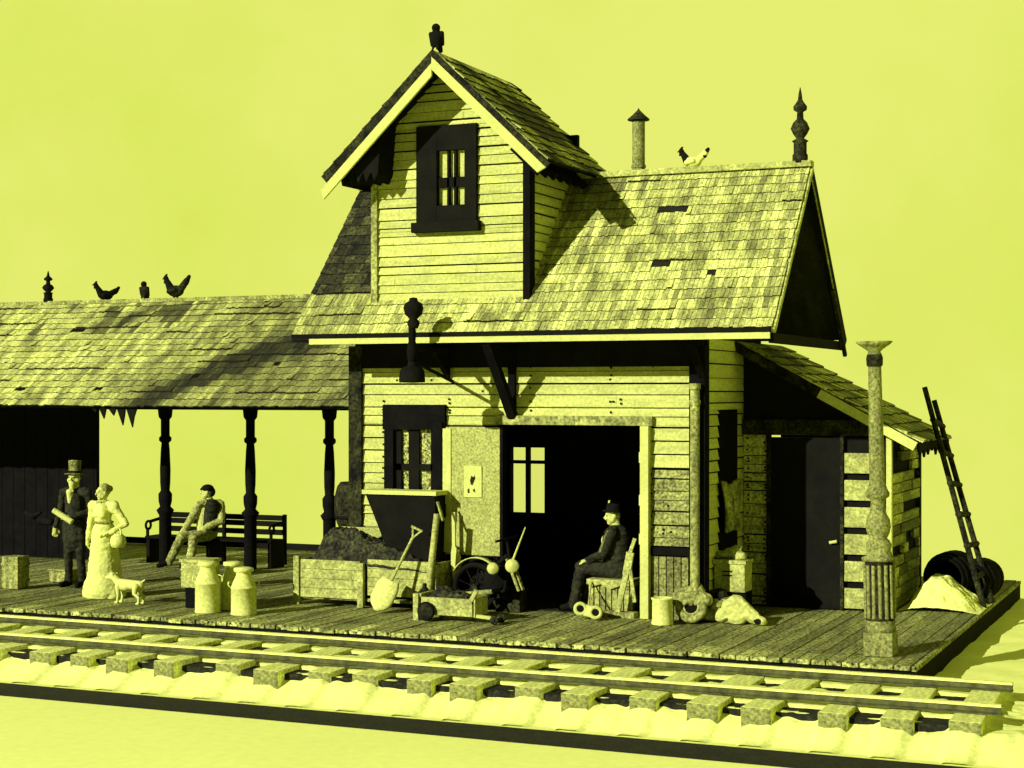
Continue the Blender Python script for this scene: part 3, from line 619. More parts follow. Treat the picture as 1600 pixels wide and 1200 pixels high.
# keep the hem flat on the boards
sculpt('body', P, PM, wom, wrinkle=.009)
for v in wom.children[0].data.vertices:
    if v.co.z < .0: v.co.z = .0
wc = Vector(wp)
m = MB(); m.torus(wc+V(0,-.005,1.065), (0,0,1), .128, .016, 30, 8); m.build('belt', MIDW, wom)
m = MB(); m.ball(wc+V(-.02,-.085,1.345), .022); m.prism([wc+V(-.02,-.10,1.345), wc+V(-.06,-.10,1.375), wc+V(-.06,-.10,1.32), wc+V(-.02,-.10,1.335), wc+V(.03,-.10,1.315), wc+V(.03,-.10,1.37)], (0,.012,0)); m.build('neck_bow', MIDW, wom)
m = MB(); m.torus(wc+V(0,-.003,1.365), (0,0,1), .055, .014, 24, 8); m.build('collar', PALE, wom)
P2 = [('e', at(0,-.035,.04), (.085,.09,.095), 0), ('e', at(0,-.115,.05), (.05,.05,.05), 0)]
sculpt('hair', P2, [MIDW], wom, voxel=.01)
m = MB(); c = Vector(wp)
m.lathe([(.02,0),(.09,.01),(.115,.08),(.10,.16),(.06,.19),(.058,.2)], c+V(.34,-.12,.72), (0,0,1), 18, 0); m.torus(c+V(.34,-.12,.93), (.3,1,0), .07, .012, 20, 6, 0, -20, 200)
tag(m.build('handbag', TIN, None, (wp[0]+.34, wp[1]-.12, .72)), 'round pale handbag hanging at the right hip of the pale-dressed woman', 'bag')
# --- dog
dp = (-14.08, 1.0, 0)
P = [((-.14,0,.235),(.14,.01,.225),.062,.056,0),((-.12,0,.215),(-.05,0,.21),.066,.058,0),((.13,0,.235),(.20,.02,.29),.02,.012,0),
     ((-.16,0,.25),(-.22,-.01,.31),.05,.042,0),('e',(-.245,-.012,.325),(.052,.046,.046),0),((-.27,-.015,.315),(-.325,-.02,.30),.03,.02,0),('e',(-.34,-.022,.303),(.011,.012,.010),1)]
for s in (-1,1):
    P += [('e',(-.225,s*.045,.325),(.02,.012,.04),0),('e',(-.275,-.014+s*.026,.338),(.008,.008,.008),1)]
    P += [((-.14,s*.045,.21),(-.135,s*.045,.10),.036,.020,0),((-.135,s*.045,.10),(-.15,s*.045,.02),.019,.016,0),((-.15,s*.045,.016),(-.175,s*.045,.014),.017,.015,0)]
    P += [((.12,s*.045,.21),(.105,s*.05,.13),.046,.028,0),((.105,s*.05,.13),(.165,s*.05,.085),.024,.018,0),((.165,s*.05,.085),(.16,s*.05,.018),.017,.015,0),((.16,s*.05,.016),(.135,s*.05,.014),.017,.015,0)]
dog = sculpt('dog', P, [DRESS, BLACK], None, dp, .006, 2); dog.scale = (1.15,)*3
tag(dog, "small white short-legged dog standing at the hem of the woman's dress", 'dog')
# --- bench and lounging man
bx0, bx1, by = -17.25, -14.75, 5.95
bench = thing('platform_bench', (-16, by, 0), 'long black slatted bench with scrolled arms under the canopy', 'bench')
m = MB()
for z in (.56, .70, .80): m.box(bx0, bx1, by+.22, by+.26, z-.045, z+.045)
for x in (bx0+.05, -16.0, bx1-.05): m.box(x-.03, x+.03, by+.26, by+.30, .02, .86)
m.build('backrest', BLACK, bench)
m = MB(); m.box(bx0, bx1, by-.25, by+.2, .42, .46); m.build('seat', BLACK, bench)
for x in (bx0+.04, bx1-.04, -16.0):
    m = MB(); m.box(x-.03, x+.03, by-.22, by+.2, .0, .42); m.build('leg', BLACK, bench)
for x in (bx0+.02, bx1-.02):
    m = MB(); m.torus((x,by-.18,.64), (1,0,0), .07, .022, 20, 8); m.bar((x,by-.12,.70),(x,by+.22,.74),.045,.045); m.bar((x,by-.2,.44),(x,by-.2,.6),.04,.04); m.build('arm', BLACK, bench)
lp = (-15.98, 5.72, 0)
lou = thing('person', lp, 'man in dark cap and pale sleeves sitting on the long black bench', 'person')
P = []
hipc = Vector((0,.0,.54))
for s, kn, an, toe in ((-1, (-.27,-.38,.50), (-.38,-.58,.10), (-.49,-.71,.05)), (1, (.02,-.46,.50), (.0,-.52,.10), (-.06,-.68,.05))):
    h0 = hipc+V(s*.05,-s*.09,0); P += [(h0,kn,.105,.085,4),(kn,an,.08,.068,4),(an,toe,.05,.042,3)]
P += [('e',hipc,(.16,.16,.13),4),(hipc+V(0,0,.06),hipc+V(.05,.06,.40),.14,.155,0),(hipc+V(-.03,-.09,.1),hipc+V(0,-.06,.40),.08,.09,5),(hipc+V(-.05,-.13,.50),hipc+V(.13,.14,.50),.07,.07,2),(hipc+V(.04,.02,.53),hipc+V(.02,-.01,.62),.055,.052,1)]
hp, at = head(hipc+V(.0,-.03,.70), (-1,-.55,-.05)); P += hp
P += [(hipc+V(0,0,.1), hipc+V(.03,.02,.42), .165, .175, 0), (hipc+V(-.06,-.10,.12), hipc+V(-.04,-.08,.42), .09, .10, 5)]
a, b, c = hipc+V(-.08,-.17,.48), hipc+V(-.19,-.26,.22), hipc+V(-.30,-.30,.03); P += [(a,b,.075,.065,2),(b,c,.062,.05,2)]+hand(c,(-.6,-.1,-.5),1,1,.6,(-.4,0,-1))
a, b, c = hipc+V(.15,.15,.48), hipc+V(.24,.02,.22), hipc+V(.05,-.20,.10); P += [(a,b,.075,.065,2),(b,c,.062,.05,2)]+hand(c,(-.7,-.4,-.3),-1,1,.6,(0,0,-1))
sculpt('body', P, [SUIT, SKIN, PALEW, BLACK, MIDW, PALE], lou, wrinkle=.010)
P2 = [('e', at(0,-.01,.06), (.105,.105,.07), 0), (at(-.03,.09,.05), at(.03,.09,.05), .025, .025, 0), ('e', at(0,-.06,0), (.085,.06,.09), 0)]
sculpt('cap', P2, [BLACK], lou, voxel=.01)
# --- seated man in the doorway on a slatted box
sp = (-7.66, 2.86, 0)
seat = thing('slatted_box', (-7.64,2.84,0), 'slatted wooden box draped with a pale cloth, used as a seat in the doorway', 'box')
m = MB()
for k in range(7): m.box(-7.93+k*.083, -7.93+k*.083+.06, 2.58, 2.60, .03, .38, 0, random.uniform(.6,1.2))
for k in range(6): m.box(-7.35, -7.33, 2.62+k*.085, 2.68+k*.085, .03, .38)
m.box(-7.93, -7.33, 2.601, 3.1, .0, .385)
m.build('slats', MIDW, seat)
m = MB(); m.box(-7.96, -7.31, 2.555, 3.12, .385, .43); m.build('lid', MIDW, seat, None, .01)
m = MB(); m.frame((-7.95,2.54,.432),(.6,0,.0),(0,.5,0),(0,0,.03)); m.prism([(-7.95,2.535,.46),(-7.4,2.535,.45),(-7.45,2.535,.40),(-7.62,2.535,.34),(-7.75,2.535,.40),(-7.9,2.535,.36)], (0,.02,0)); m.build('cloth', PALEW, seat)
sit = thing('person', sp, 'seated man in dark suit and hat, hands on knees, in the doorway', 'person')
P = []; hipc = Vector((.02,.0,.555))
for s in (-1, 1):
    h0 = hipc+V(0,s*.09,0); kn = V(-.42,s*.11-.06,.60); an = V(-.49+s*.03,s*.12-.08,.09); P += [(h0,kn,.115,.09,0),(kn,an,.082,.066,0),(an,an+V(-.16,-.03,-.04),.05,.042,3),(kn+V(.05,0,.055),h0+V(-.08,0,.06),.02,.03,2)]
P += [('e',hipc,(.16,.17,.13),0),(hipc+V(0,0,.05),hipc+V(.0,0,.42),.185,.19,0),(hipc+V(-.14,0,.16),hipc+V(-.15,0,.40),.06,.07,5),(hipc+V(.02,0,.1),hipc+V(.04,0,-.1),.18,.17,0),(hipc+V(0,-.17,.52),hipc+V(0,.17,.52),.07,.07,0),(hipc+V(0,0,.54),hipc+V(-.02,0,.64),.058,.055,1)]
hp, at = head(hipc+V(-.05,-.01,.72), (-1,-.55,-.1), moust=5); P += hp
for s in (-1, 1):
    a, b, c = hipc+V(0,s*.21,.50), hipc+V(-.10,s*.25,.24), hipc+V(-.33,s*.16-.04,.14); P += [(a,b,.078,.066,0),(b,c,.062,.05,0)]+hand(c,(-1,-.05,-.35),-s,1,.8,(-.3,0,-1))
    P += [(a+V(-.03,s*.04,.02), b+V(-.02,s*.03,.03), .03, .03, 2)] if s < 0 else []
sculpt('body', P, PM, sit, wrinkle=.010)
h = MB(); h.lathe([(.14,0),(.15,.012),(.10,.022),(.098,.07),(.085,.11),(.0,.118)], at(0,-.005,.05), (.08,.04,1), 22); o = h.build('hat', BLACK, None); o.parent = sit
h = MB(); h.bar(at(.06,.05,.10), at(.10,.02,.20), .02, .012); o2 = h.build('hat_feather', PALE, None); o2.parent = o
# --- birds on the roofs
def hen(loc, yaw, lab, cat, mats, k=1., tail=1., neck=1., grp=None, feet=True):
    P = [('e',(0,0,.17),(.15,.095,.095),0),((-.08,0,.18),(-.17,0,.27*neck+.02),.075,.045,1),((-.17,0,.27*neck+.02),(-.20,0,.335*neck),.04,.042,1),((-.235,0,.33*neck),(-.275,0,.32*neck),.018,.006,1),
         ((-.20,0,.375*neck),(-.175,0,.385*neck),.016,.014,1),((-.225,0,.295*neck),(-.23,0,.265*neck),.014,.012,1),
         ((.10,0,.20),(.22,0,.30*tail),.06,.05,0),((.20,0,.27*tail),(.27,0,.36*tail),.05,.03,1),((.05,-.09,.18),(-.07,-.085,.16),.035,.04,0),((.05,.09,.18),(-.07,.085,.16),.035,.04,0)]
    for s in (-1,1): P += [((0,s*.04,.10),(.0,s*.045,-.02),.02,.012,1),((0,s*.045,-.01),(-.05,s*.05,-.015),.011,.008,1)]
    o = sculpt('hen', P, mats, None, loc, .009, 2); o.rotation_euler.z = yaw; o.scale = (k,k,k); return tag(o, lab, cat, grp)
hen((-6.80, RY, RZ-.02), R(-8), 'pale hen with dark head and tail on the main roof ridge near the stovepipe', 'hen', [DRESS, BLACK], .84, 1.0, 1.1)
hen((-17.92, SRY, SRZ-.04), R(62), 'small dark hen on the canopy ridge, nearest the left finial', 'hen', [BLACK, BLACK], .9, .9, 1.1)
hen((-16.48, SRY, SRZ-.03), R(-4), 'dark and pale hen with raised tail on the canopy ridge, rightmost there', 'hen', [DARKM, BLACK], 1.05, 1.1, 1.15)
def bird(loc, lab, mats, k=1.):
    P = [('e',(0,0,.13),(.085,.075,.115),0),('e',(0,-.01,.26),(.055,.052,.055),1),((0,-.06,.255),(.0,-.085,.245),.014,.006,1),((0,.05,.08),(0,.12,.0),.05,.03,1),((-.075,0,.19),(-.07,.03,.06),.03,.025,1),((.075,0,.19),(.07,.03,.06),.03,.025,1),((-.03,-.02,.04),(-.03,-.04,-.01),.018,.014,1),((.03,-.02,.04),(.03,-.04,-.01),.018,.014,1)]
    o = sculpt('bird', P, mats, None, loc, .008, 2); o.scale = (k,k,k); return tag(o, lab, 'bird')
bird((-17.12, SRY, SRZ+.035), 'squat dark bird on the canopy ridge between the two hens', [DARKM, BLACK], .95)
bird((TC, TRY0+.1, TRZ+.03), 'black bird perched on the peak of the tower dormer', [BLACK, BLACK], 1.05)
# ------------------------------------------------------------------ goods on the platform
def can(x, y, rz, lab, h=.70, k=1.):
    t = thing('milk_can', (x,y,0), lab, 'milk can', 'pale milk cans on the platform'); t.rotation_euler.z = rz; t.scale = (k,k,h/.70*k)
    m = MB(); m.lathe([(.17,0),(.172,.012),(.165,.03),(.165,.37),(.172,.375),(.172,.39),(.165,.395),(.15,.44),(.11,.53),(.098,.56),(.098,.62)], n=28); b = m.build('body', TIN, None); b.parent = t
    m = MB(); m.lathe([(.10,.60),(.128,.615),(.13,.64),(.125,.665),(.07,.675),(.0,.676)], n=28); b2 = m.build('lid', TIN, None); b2.parent = t
    for s in (-1,1):
        m = MB(); m.torus((s*.155,0,.44), (0,1,0), .05, .009, 16, 6, 0, -90, 90) if s > 0 else m.torus((s*.155,0,.44), (0,1,0), .05, .009, 16, 6, 0, 90, 270); b3 = m.build('handle', TIN, None); b3.parent = t
    return t
can(-12.62, .72, .3, 'tall pale milk can standing front left of its group, nearest the dog')
can(-12.06, .72, .8, 'pale milk can standing front right of its group, nearest the coal bin', .64)
can(-12.50, 1.14, 1.2, 'pale milk can half hidden between the two front milk cans', .66)
m = MB(); m.box(-13.18, -12.78, .92, 1.24, .28, .62); m.box(-13.2, -12.76, .90, 1.26, .62, .66)
for z in (.40, .51): m.box(-13.19, -12.77, .91, 1.25, z, z+.012)
t = thing('parcel_box', (-12.98, 1.08, 0), 'pale box on a dark stool behind the tall front milk can', 'box')
m.build('case', PALEW, t); m = MB(); m.box(-13.14,-12.82,.96,1.2,0,.28); m.build('stool', DARKW, t)
m = MB(); m.box(-16.92,-16.62,1.72,1.98,0,.48); m.box(-16.93,-16.61,1.71,1.99,.1,.14); m.box(-16.93,-16.61,1.71,1.99,.34,.38)
tag(m.build('upright_crate', MIDW, None, (-16.77,1.85,0), .012), "weathered upright crate at the left end near the top-hatted man's feet", 'crate')
m = MB(); m.box(-16.86,-16.5,2.72,3.0,0,.17); m.box(-16.88,-16.48,2.70,3.02,.17,.20)
tag(m.build('flat_box', MIDW, None, (-16.7,2.86,0), .01), 'low grey flat box lying on the boards behind the top-hatted man', 'box')
# coal bin
cb = thing('coal_bin', (-10.9, 2.15, 0), 'pale plank coal bin on short legs heaped with dark coal below the front window', 'coal bin')
def panel(m, x0, x1, y, z0, z1, n):
    for k in range(n):
        h = (z1-z0)/n; m.box(x0, x1, y, y+.025, z0+k*h+.006, z0+(k+1)*h, 0)
m = MB(); panel(m, -11.97, -11.0, 1.93, .10, .62, 4); m.build('front_panel', PALEW, cb)
m = MB(); panel(m, -10.90, -9.86, 1.97, .16, .65, 4); m.build('front_panel', PALEW, cb)
m = MB(); m.box(-11.96,-9.86,2.38,2.41,.1,.6); m.box(-11.98,-11.95,1.95,2.4,.1,.62); m.box(-9.88,-9.84,1.97,2.4,.2,.64); m.box(-11.95,-9.88,1.97,2.38,.08,.12); m.build('box_sides', MIDW, cb)
for x in (-12.0, -11.0, -9.9):
    m = MB(); m.box(x-.02, x+.065, 1.90, 1.97, 0, .66 if x < -11.5 else .60); m.build('post', PALEW, cb)
m = MB(); m.box(-9.98,-9.84,1.945,1.965,.2,.62); m.build('end_board', PALEW, cb)
def heap(x0, x1, y0, y1, zb, prof, seed, amp=.06, nx=70, ny=26, f=6.):
    m = MB(); xs = [p[0] for p in prof]; zs = [p[1] for p in prof]; vs = []
    for j in range(ny+1):
        for i in range(nx+1):
            u, v = i/nx, j/ny; x, y = x0+(x1-x0)*u, y0+(y1-y0)*v
            e = min(1, 3.2*min(v, 1-v)+.15)*min(1, 6*min(u, 1-u)+.05)
            z = zb+(float(np.interp(x, xs, zs))-zb)*e+amp*(noise.noise(Vector((x*f, y*f, seed)))+.35*noise.cell(Vector((x*f*2.6, y*f*2.6, seed)))+.6*noise.noise(Vector((x*f*2.3, y*f*2.3, seed+9))))*min(1,e*1.5)
            vs.append((x, y, z))
    return m.add(vs, [(j*(nx+1)+i, j*(nx+1)+i+1, (j+1)*(nx+1)+i+1, (j+1)*(nx+1)+i) for j in range(ny) for i in range(nx)])
hp_ = heap(-11.95, -9.9, 1.955, 2.4, .5, [(-12,.60),(-11.75,.86),(-11.5,1.05),(-11.2,1.03),(-10.8,.85),(-10.3,.72),(-9.9,.62)], 3)
cc = hp_.build('coal', COAL, cb)
# hopper standing in the bin, with a pale rim
hpt = thing('hopper', (-10.4, 2.28, .5), 'black tapered hopper with a pale top rim standing behind the coal heap', 'hopper')
def taper(m, x0, x1, y0, y1, z0, xa, xb, ya, yb, z1, mi=0):
    p = [(x0,y0,z0),(x1,y0,z0),(x1,y1,z0),(x0,y1,z0),(xa,ya,z1),(xb,ya,z1),(xb,yb,z1),(xa,yb,z1)]
    return m.add(p, [(0,3,2,1),(4,5,6,7),(0,1,5,4),(1,2,6,5),(2,3,7,6),(3,0,4,7)], mi)
m = MB(); taper(m, -10.62, -9.95, 2.14, 2.36, .62, -10.98, -9.93, 2.06, 2.38, 1.53); m.build('body', BLACK, hpt)
m = MB(); m.box(-11.02, -9.90, 2.03, 2.39, 1.53, 1.585); m.build('rim', TRIM, hpt)
m = MB(); m.box(-10.7,-9.92,2.11,2.37,.5,.66); m.build('base', BLACK, hpt)
m = MB(); m.bar((-9.9,2.08,1.45),(-9.80,2.05,1.2),.03,.03); m.build('lever', MIDW, hpt)
m = MB(); m.lathe([(.16,0),(.30,.10),(.36,.2),(.38,.215),(.37,.23),(.34,.21)], (-11.18,2.42,.88), n=30, closed=False); m.lathe([(.0,.01),(.16,.0)], (-11.18,2.42,.88), n=30, closed=False)
o = m.build('shallow_pan', PALEW, None, (-11.18,2.42,.85)); o.scale = (1,.12,.75); tag(o, 'shallow pale pan set on edge between coal heap and wall', 'pan')
m = MB(); t = thing('rain_barrel', (-11.62, 2.85, 0), 'dark mottled rain barrel on a black stand at the left corner of the station', 'barrel')
BAR = [(.20,0),(.24,.08),(.27,.22),(.275,.34),(.27,.46),(.235,.60),(.19,.66),(0,.665)]
m.lathe(BAR, (-11.60,2.85,.98), n=24); m.build('staves', DARKM, t); 
m = MB(); m.lathe([(.262,.15),(.274,.15),(.276,.19),(.262,.19)], (-11.60,2.85,.98), n=24); m.build('hoop', BLACK, t)
m = MB(); m.box(-11.8,-11.46,2.7,3.0,0,.98); m.build('stand', BLACK, t)
# shovel, pole, oar
sh = thing('shovel', (-10.4,1.66,0), 'pale shovel with D shaped grip leaning blade down against the coal bin', 'shovel')
a, b = V(-10.36,1.64,.42), V(-10.13,1.80,.98)
m = MB(); m.tube(a-(b-a)*.1, b, .022, .02, 10); m.build('shaft', PALEW, sh)
d = (b-a).normalized(); sx = d.cross(V(0,1,0)).normalized()
m = MB(); m.bar(b, b+d*.13+sx*.065, .022, .022); m.bar(b, b+d*.13-sx*.065, .022, .022); m.bar(b+d*.135+sx*.085, b+d*.135-sx*.085, .026, .026); m.build('grip', PALEW, sh)
m = MB(); vs = []; nxx, nyy = 8, 10
for j in range(nyy+1):
    for i in range(nxx+1):
        u = i/nxx*2-1; v = j/nyy; w = .17*(1 if v < .6 else math.sqrt(max(0, 1-((v-.6)/.42)**2)))
        w *= min(1, .75+v); p = a-d*(v*.44-.02)+sx*u*w+V(0,-.05*(1-u*u)-.02,0); p.z = max(p.z, .012); vs.append(p)
fs = [(j*(nxx+1)+i, j*(nxx+1)+i+1, (j+1)*(nxx+1)+i+1, (j+1)*(nxx+1)+i) for j in range(nyy) for i in range(nxx)]
m.add(vs, fs, 0, 1, True); o = m.build('blade', TIN, sh); q = o.modifiers.new('thick', 'SOLIDIFY'); q.thickness = .012
m = MB(); m.tube((-9.93,1.86,.20),(-9.82,1.90,1.30),.05,.042,12)
tag(m.build('wooden_pole', PALEW, None, (-9.93,1.86,.2)), 'thick pale wooden pole leaning on the right end of the coal bin', 'pole')
m = MB(); m.prism([(-9.79,2.28,1.30),(-9.74,2.28,1.30),(-9.735,2.28,.85),(-9.66,2.28,.70),(-9.66,2.28,.58),(-9.72,2.28,.40),(-9.735,2.28,.02),(-9.775,2.28,.02),(-9.77,2.28,.40),(-9.80,2.28,.6),(-9.80,2.28,.75),(-9.785,2.28,.85)], (0,.035,0))
tag(m.build('paddle', PALE, None, (-9.73,2.3,.02), .006), 'pale paddle with widened blade standing before the sliding door', 'paddle')
# hand wagon
wg = thing('hand_wagon', (-9.3,1.2,0), 'small pale hand wagon full of dark lumps with its tongue on the boards', 'wagon')
m = MB(); m.box(-9.68,-8.92,1.12,1.15,.08,.30); m.box(-9.68,-8.92,1.47,1.5,.08,.30); m.box(-9.70,-9.66,1.12,1.5,.08,.34); m.box(-8.94,-8.90,1.12,1.5,.08,.32); m.box(-9.66,-8.94,1.15,1.47,.08,.11)
m.build('bed', PALEW, wg)
m = MB(); m.box(-9.76,-9.69,1.09,1.16,.0,.34); m.build('post', PALEW, wg)
m = MB(); m.bar((-8.97,1.13,.26),(-8.88,1.13,.42),.05,.05); m.build('post', PALEW, wg)
for x, y in ((-9.57,1.08),(-9.57,1.54)):
    m = MB(); m.torus((x,y,.125), (0,1,0), .10, .024, 26, 8); m.build('wheel', BLACK, wg)
    w = [c for c in wg.children][-1]
    m = MB(); m.tube((x,y-.025,.125),(x,y+.025,.125),.10,.10,20); m.build('hub', DARKM, w)
for x, y in ((-8.62,1.08),(-8.62,1.30)):
    m = MB(); m.torus((x,y,.06), (0,1,0), .045, .015, 18, 6); m.tube((x,y-.012,.06),(x,y+.012,.06),.045,.045,14); m.build('caster', DARKM, wg)
m = MB(); m.bar((-9.0,1.15,.10),(-8.62,1.19,.065),.05,.04); m.build('tongue', PALE, wg)
m = MB(); m.bar((-8.62,1.05,.06),(-8.62,1.33,.06),.025,.025); m.build('axle', DARKM, wg)
hp2 = heap(-9.66,-8.94,1.15,1.47,.22,[(-9.7,.30),(-9.45,.42),(-9.2,.36),(-8.9,.30)],8,.05,36,16,9.); hp2.build('load', COAL, wg)
# motorcycle
mo = thing('motorcycle', (-9.0,2.05,0), 'old black motorcycle with pale mudguard and headlamps parked before the open doorway', 'motorcycle')
def wheel(c, r):
    m = MB(); m.torus(c, (.12,1,0), r, .036, 30, 10); w = m.build('tyre', BLACK, None); 
    return w
for nm, c, r in (('rear', V(-9.36,2.12,.33), .295), ('front', V(-8.66,2.02,.33), .295)):
    m = MB(); m.torus(c, (0,1,0), r-.025, .014, 28, 6)
    for k in range(9):
        t = math.pi*2*k/9; m.tube(c, c+V(math.cos(t),0,math.sin(t))*(r-.02), .006, .006, 5)
    m.tube(c-V(0,.05,0), c+V(0,.05,0), .045, .045, 12)
    w = m.build('wheel', DARKM, mo)
    m = MB(); m.torus(c, (0,1,0), r, .036, 30, 10); m.build('tyre', BLACK, w)
m = MB(); m.tube((-9.30,2.10,.42),(-8.92,2.06,.30),.03); m.tube((-9.30,2.10,.42),(-8.86,2.05,.78),.028); m.tube((-8.92,2.06,.30),(-8.84,2.05,.72),.028); m.tube((-9.36,2.12,.33),(-9.05,2.08,.70),.022); m.build('frame', BLACK, mo)
m = MB(); m.ball((-9.06,2.07,.42),.15,12,0,1,.06,(1.1,.8,1)); m.tube((-9.05,2.07,.45),(-8.98,2.07,.66),.075,.065,14); m.build('engine', BLACK, mo)
P = [((-9.18,2.08,.80),(-8.95,2.06,.79),.075,.06,0)]
sculpt('tank', P, [BLACK], mo, None, .012); mo.children[-1].location = -Vector(mo.location)
P = [((-9.50,2.12,.92),(-9.34,2.11,.87),.05,.06,0),((-9.34,2.11,.87),(-9.20,2.10,.93),.05,.03,0)]
sculpt('saddle', P, [BLACK], mo, None, .012); mo.children[-1].location = -Vector(mo.location)
m = MB(); vs = []
for i in range(15):
    t = R(150-135*i/14)
    for y in (-.06, .06): vs.append((-9.34+.36*math.cos(t), 2.12+y, .36+.36*math.sin(t)))
m.add(vs, [(2*i, 2*i+1, 2*i+3, 2*i+2) for i in range(14)], 0, 1, True); o = m.build('mudguard', PALE, mo); q = o.modifiers.new('thick', 'SOLIDIFY'); q.thickness = .012
m = MB(); m.tube((-8.84,1.97,.74),(-8.66,1.95,.33),.022); m.tube((-8.84,2.12,.74),(-8.66,2.09,.33),.022); m.build('fork', MIDW, mo)
m = MB(); m.tube((-8.84,2.05,.74),(-8.87,2.05,.98),.02); m.tube((-8.90,1.76,.98),(-8.86,2.34,1.0),.016); m.build('handlebar', BLACK, mo)
for x, y, z, r in ((-8.98,1.84,.62,.075),(-8.76,1.96,.65,.088)):
    m = MB(); m.lathe([(.02,-.10),(r*.8,-.07),(r,-.01),(r*1.05,0),(r*.9,.02),(0,.035)], (x,y,z), (.35,-1,.1), 20); m.build('headlamp', PALE, mo)
m = MB(); m.tube((-8.76,1.98,.72),(-8.58,1.98,1.16),.018,.008,8); m.build('lever', PALE, mo)
m = MB(); m.box(-9.52,-9.24,2.26,2.42,.42,.72); m.build('pannier', BLACK, mo, None, .02)
m = MB(); m.tube((-9.06,2.0,.30),(-9.55,2.02,.22),.035,.045,12); m.build('exhaust', MIDW, mo)
m = MB(); m.bar((-9.30,2.18,.55),(-9.05,2.10,.10),.03,.03); m.build('kick_stand', DARKM, mo)
# poster, tripod, pulley block, pail, tyre, skull, crate
p = thing('wall_poster', (-9.52, 2.40, 1.7), 'small pale paper notice pinned on the sliding door', 'poster')
m = MB(); m.box(-9.66,-9.40,2.398,2.412,1.50,1.92); m.build('paper', TRIM, p)
m = MB(); pts = [(-9.57,1.73),(-9.55,1.79),(-9.52,1.77),(-9.50,1.80),(-9.49,1.75),(-9.51,1.71),(-9.53,1.66),(-9.56,1.67)]; m.prism([(x,2.396,z) for x,z in pts],(0,.0015,0)); m.build('picture', DARKM, p)
m = MB(); m.prism([(x,2.396,z) for x,z in ((-9.61,1.60),(-9.58,1.62),(-9.57,1.56),(-9.60,1.55))],(0,.0015,0)); m.build('mark', DARKM, p)
m = MB(); m.prism([(x,2.396,z) for x,z in ((-9.53,1.60),(-9.50,1.62),(-9.49,1.56),(-9.52,1.58))],(0,.0015,0)); m.build('mark', DARKM, p)
tr = thing('folding_tripod', (-7.3,2.5,0), 'pale folding tripod leaning beside the doorway post behind the seat box', 'tripod')
m = MB(); m.bar((-7.47,2.38,.03),(-7.33,2.45,.70),.07,.03,(0,1,0)); m.build('leg', PALEW, tr)
m = MB(); m.bar((-7.24,2.43,.20),(-7.32,2.46,.66),.045,.03,(0,1,0)); m.build('leg', PALEW, tr)
m = MB(); m.bar((-7.36,2.45,.55),(-7.31,2.46,.84),.10,.04,(0,1,0)); m.bar((-7.32,2.46,.82),(-7.25,2.47,1.02),.045,.03,(0,1,0)); m.build('head', PALEW, tr)
m = MB(); m.box(-7.80,-7.22,2.34,2.52,.0,.07); m.build('plinth', MIDW, tr)
pb = thing('pulley_block', (-7.7,2.12,0), 'pale two wheeled pulley block lying on the boards before the seat box', 'pulley')
m = MB(); m.bar((-7.90,2.08,.13),(-7.56,2.03,.08),.10,.15,(0,.3,1)); m.build('shell', PALE, pb, None, .02)
fw = V(.36,-.92,.16)
for c in (V(-7.84,2.045,.13), V(-7.62,2.01,.098)):
    m = MB(); m.torus(c+fw*.035, fw, .066, .026, 22, 8); w = m.build('sheave', PALE, pb)
    m = MB(); m.tube(c+fw*.03, c+fw*.052, .044, .044, 16); m.build('hub', BLACK, w)
m = MB(); m.tube((-7.76,2.12,.15),(-7.86,2.45,.36),.012,.012,8); m.tube((-7.86,2.45,.36),(-7.87,2.52,.42),.012,.012,8); m.build('rope', PALEW, pb)
m = MB(); m.lathe([(.135,0),(.14,.02),(.128,.05),(.128,.30),(.14,.315),(.14,.33),(.125,.335),(.118,.30),(.0,.28)], (-6.73,2.02,0), n=28)
tag(m.build('pail', TIN, None, (-6.73,2.02,0)), 'pale metal pail standing just right of the doorway post', 'pail')
ty = thing('old_wheel', (-6.42,2.24,0), 'old grey wheel standing against the wainscot beside the pale pail', 'wheel'); wc = V(-6.42,2.24,.205); wd = V(.25,-1,.2)
m = MB(); m.torus(wc, wd, .15, .052, 34, 12); m.build('tyre', MIDW, ty)
m = MB(); m.torus(wc+wd*.02, wd, .092, .014, 26, 8); m.build('rim', PALEW, ty)
m = MB(); m.tube(wc-wd*.01, wc+wd*.008, .085, .085, 24); m.build('hub', BLACK, ty)
def lumps(name, pts, mat, lab, cat, loc):
    P = [('e', p[:3], (p[3]*1.1, p[3], p[3]*.8), 0) for p in pts]; o = sculpt(name, P, [mat], None, loc, .014, 1)
    for v in o.data.vertices:
        v.co += Vector((noise.noise(v.co*14), noise.noise(v.co*14+V(5,0,0)), noise.noise(v.co*14+V(0,7,0))))*.03
        v.co.z = max(v.co.z, .002)
    return tag(o, lab, cat)
lumps('rag_heap', [(-.15,0,.05,.12),(.02,.04,.12,.14),(.18,0,.06,.13),(0,-.06,.05,.12),(.1,.05,.2,.09),(-.1,.05,.16,.08)], MIDW, 'crumpled grey rag heap behind the old wheel and the pail', 'rags', (-6.5,2.36,.22))
lumps('rubble_heap', [(-.22,0,.06,.13),(0,.05,.10,.16),(.2,0,.05,.14),(.05,-.1,.04,.12),(-.05,.1,.2,.12)], MIDW, 'rubble heap between the old wheel and the slumped pale sack', 'rubble', (-6.02,2.62,0))
P = [('e',(-.06,.02,.17),(.17,.14,.16),0),((-.02,0,.24),(.24,-.09,.10),.12,.075,0),((.2,-.07,.10),(.36,-.12,.055),.075,.05,0),('e',(-.2,-.02,.08),(.1,.09,.08),0),('e',(.02,-.1,.07),(.12,.06,.07),0),('e',(.30,-.165,.055),(.05,.02,.032),1)]
sk = sculpt('cloth_sack', P, [PALE, BLACK], None, (-5.88,2.47,0), .010, 2)
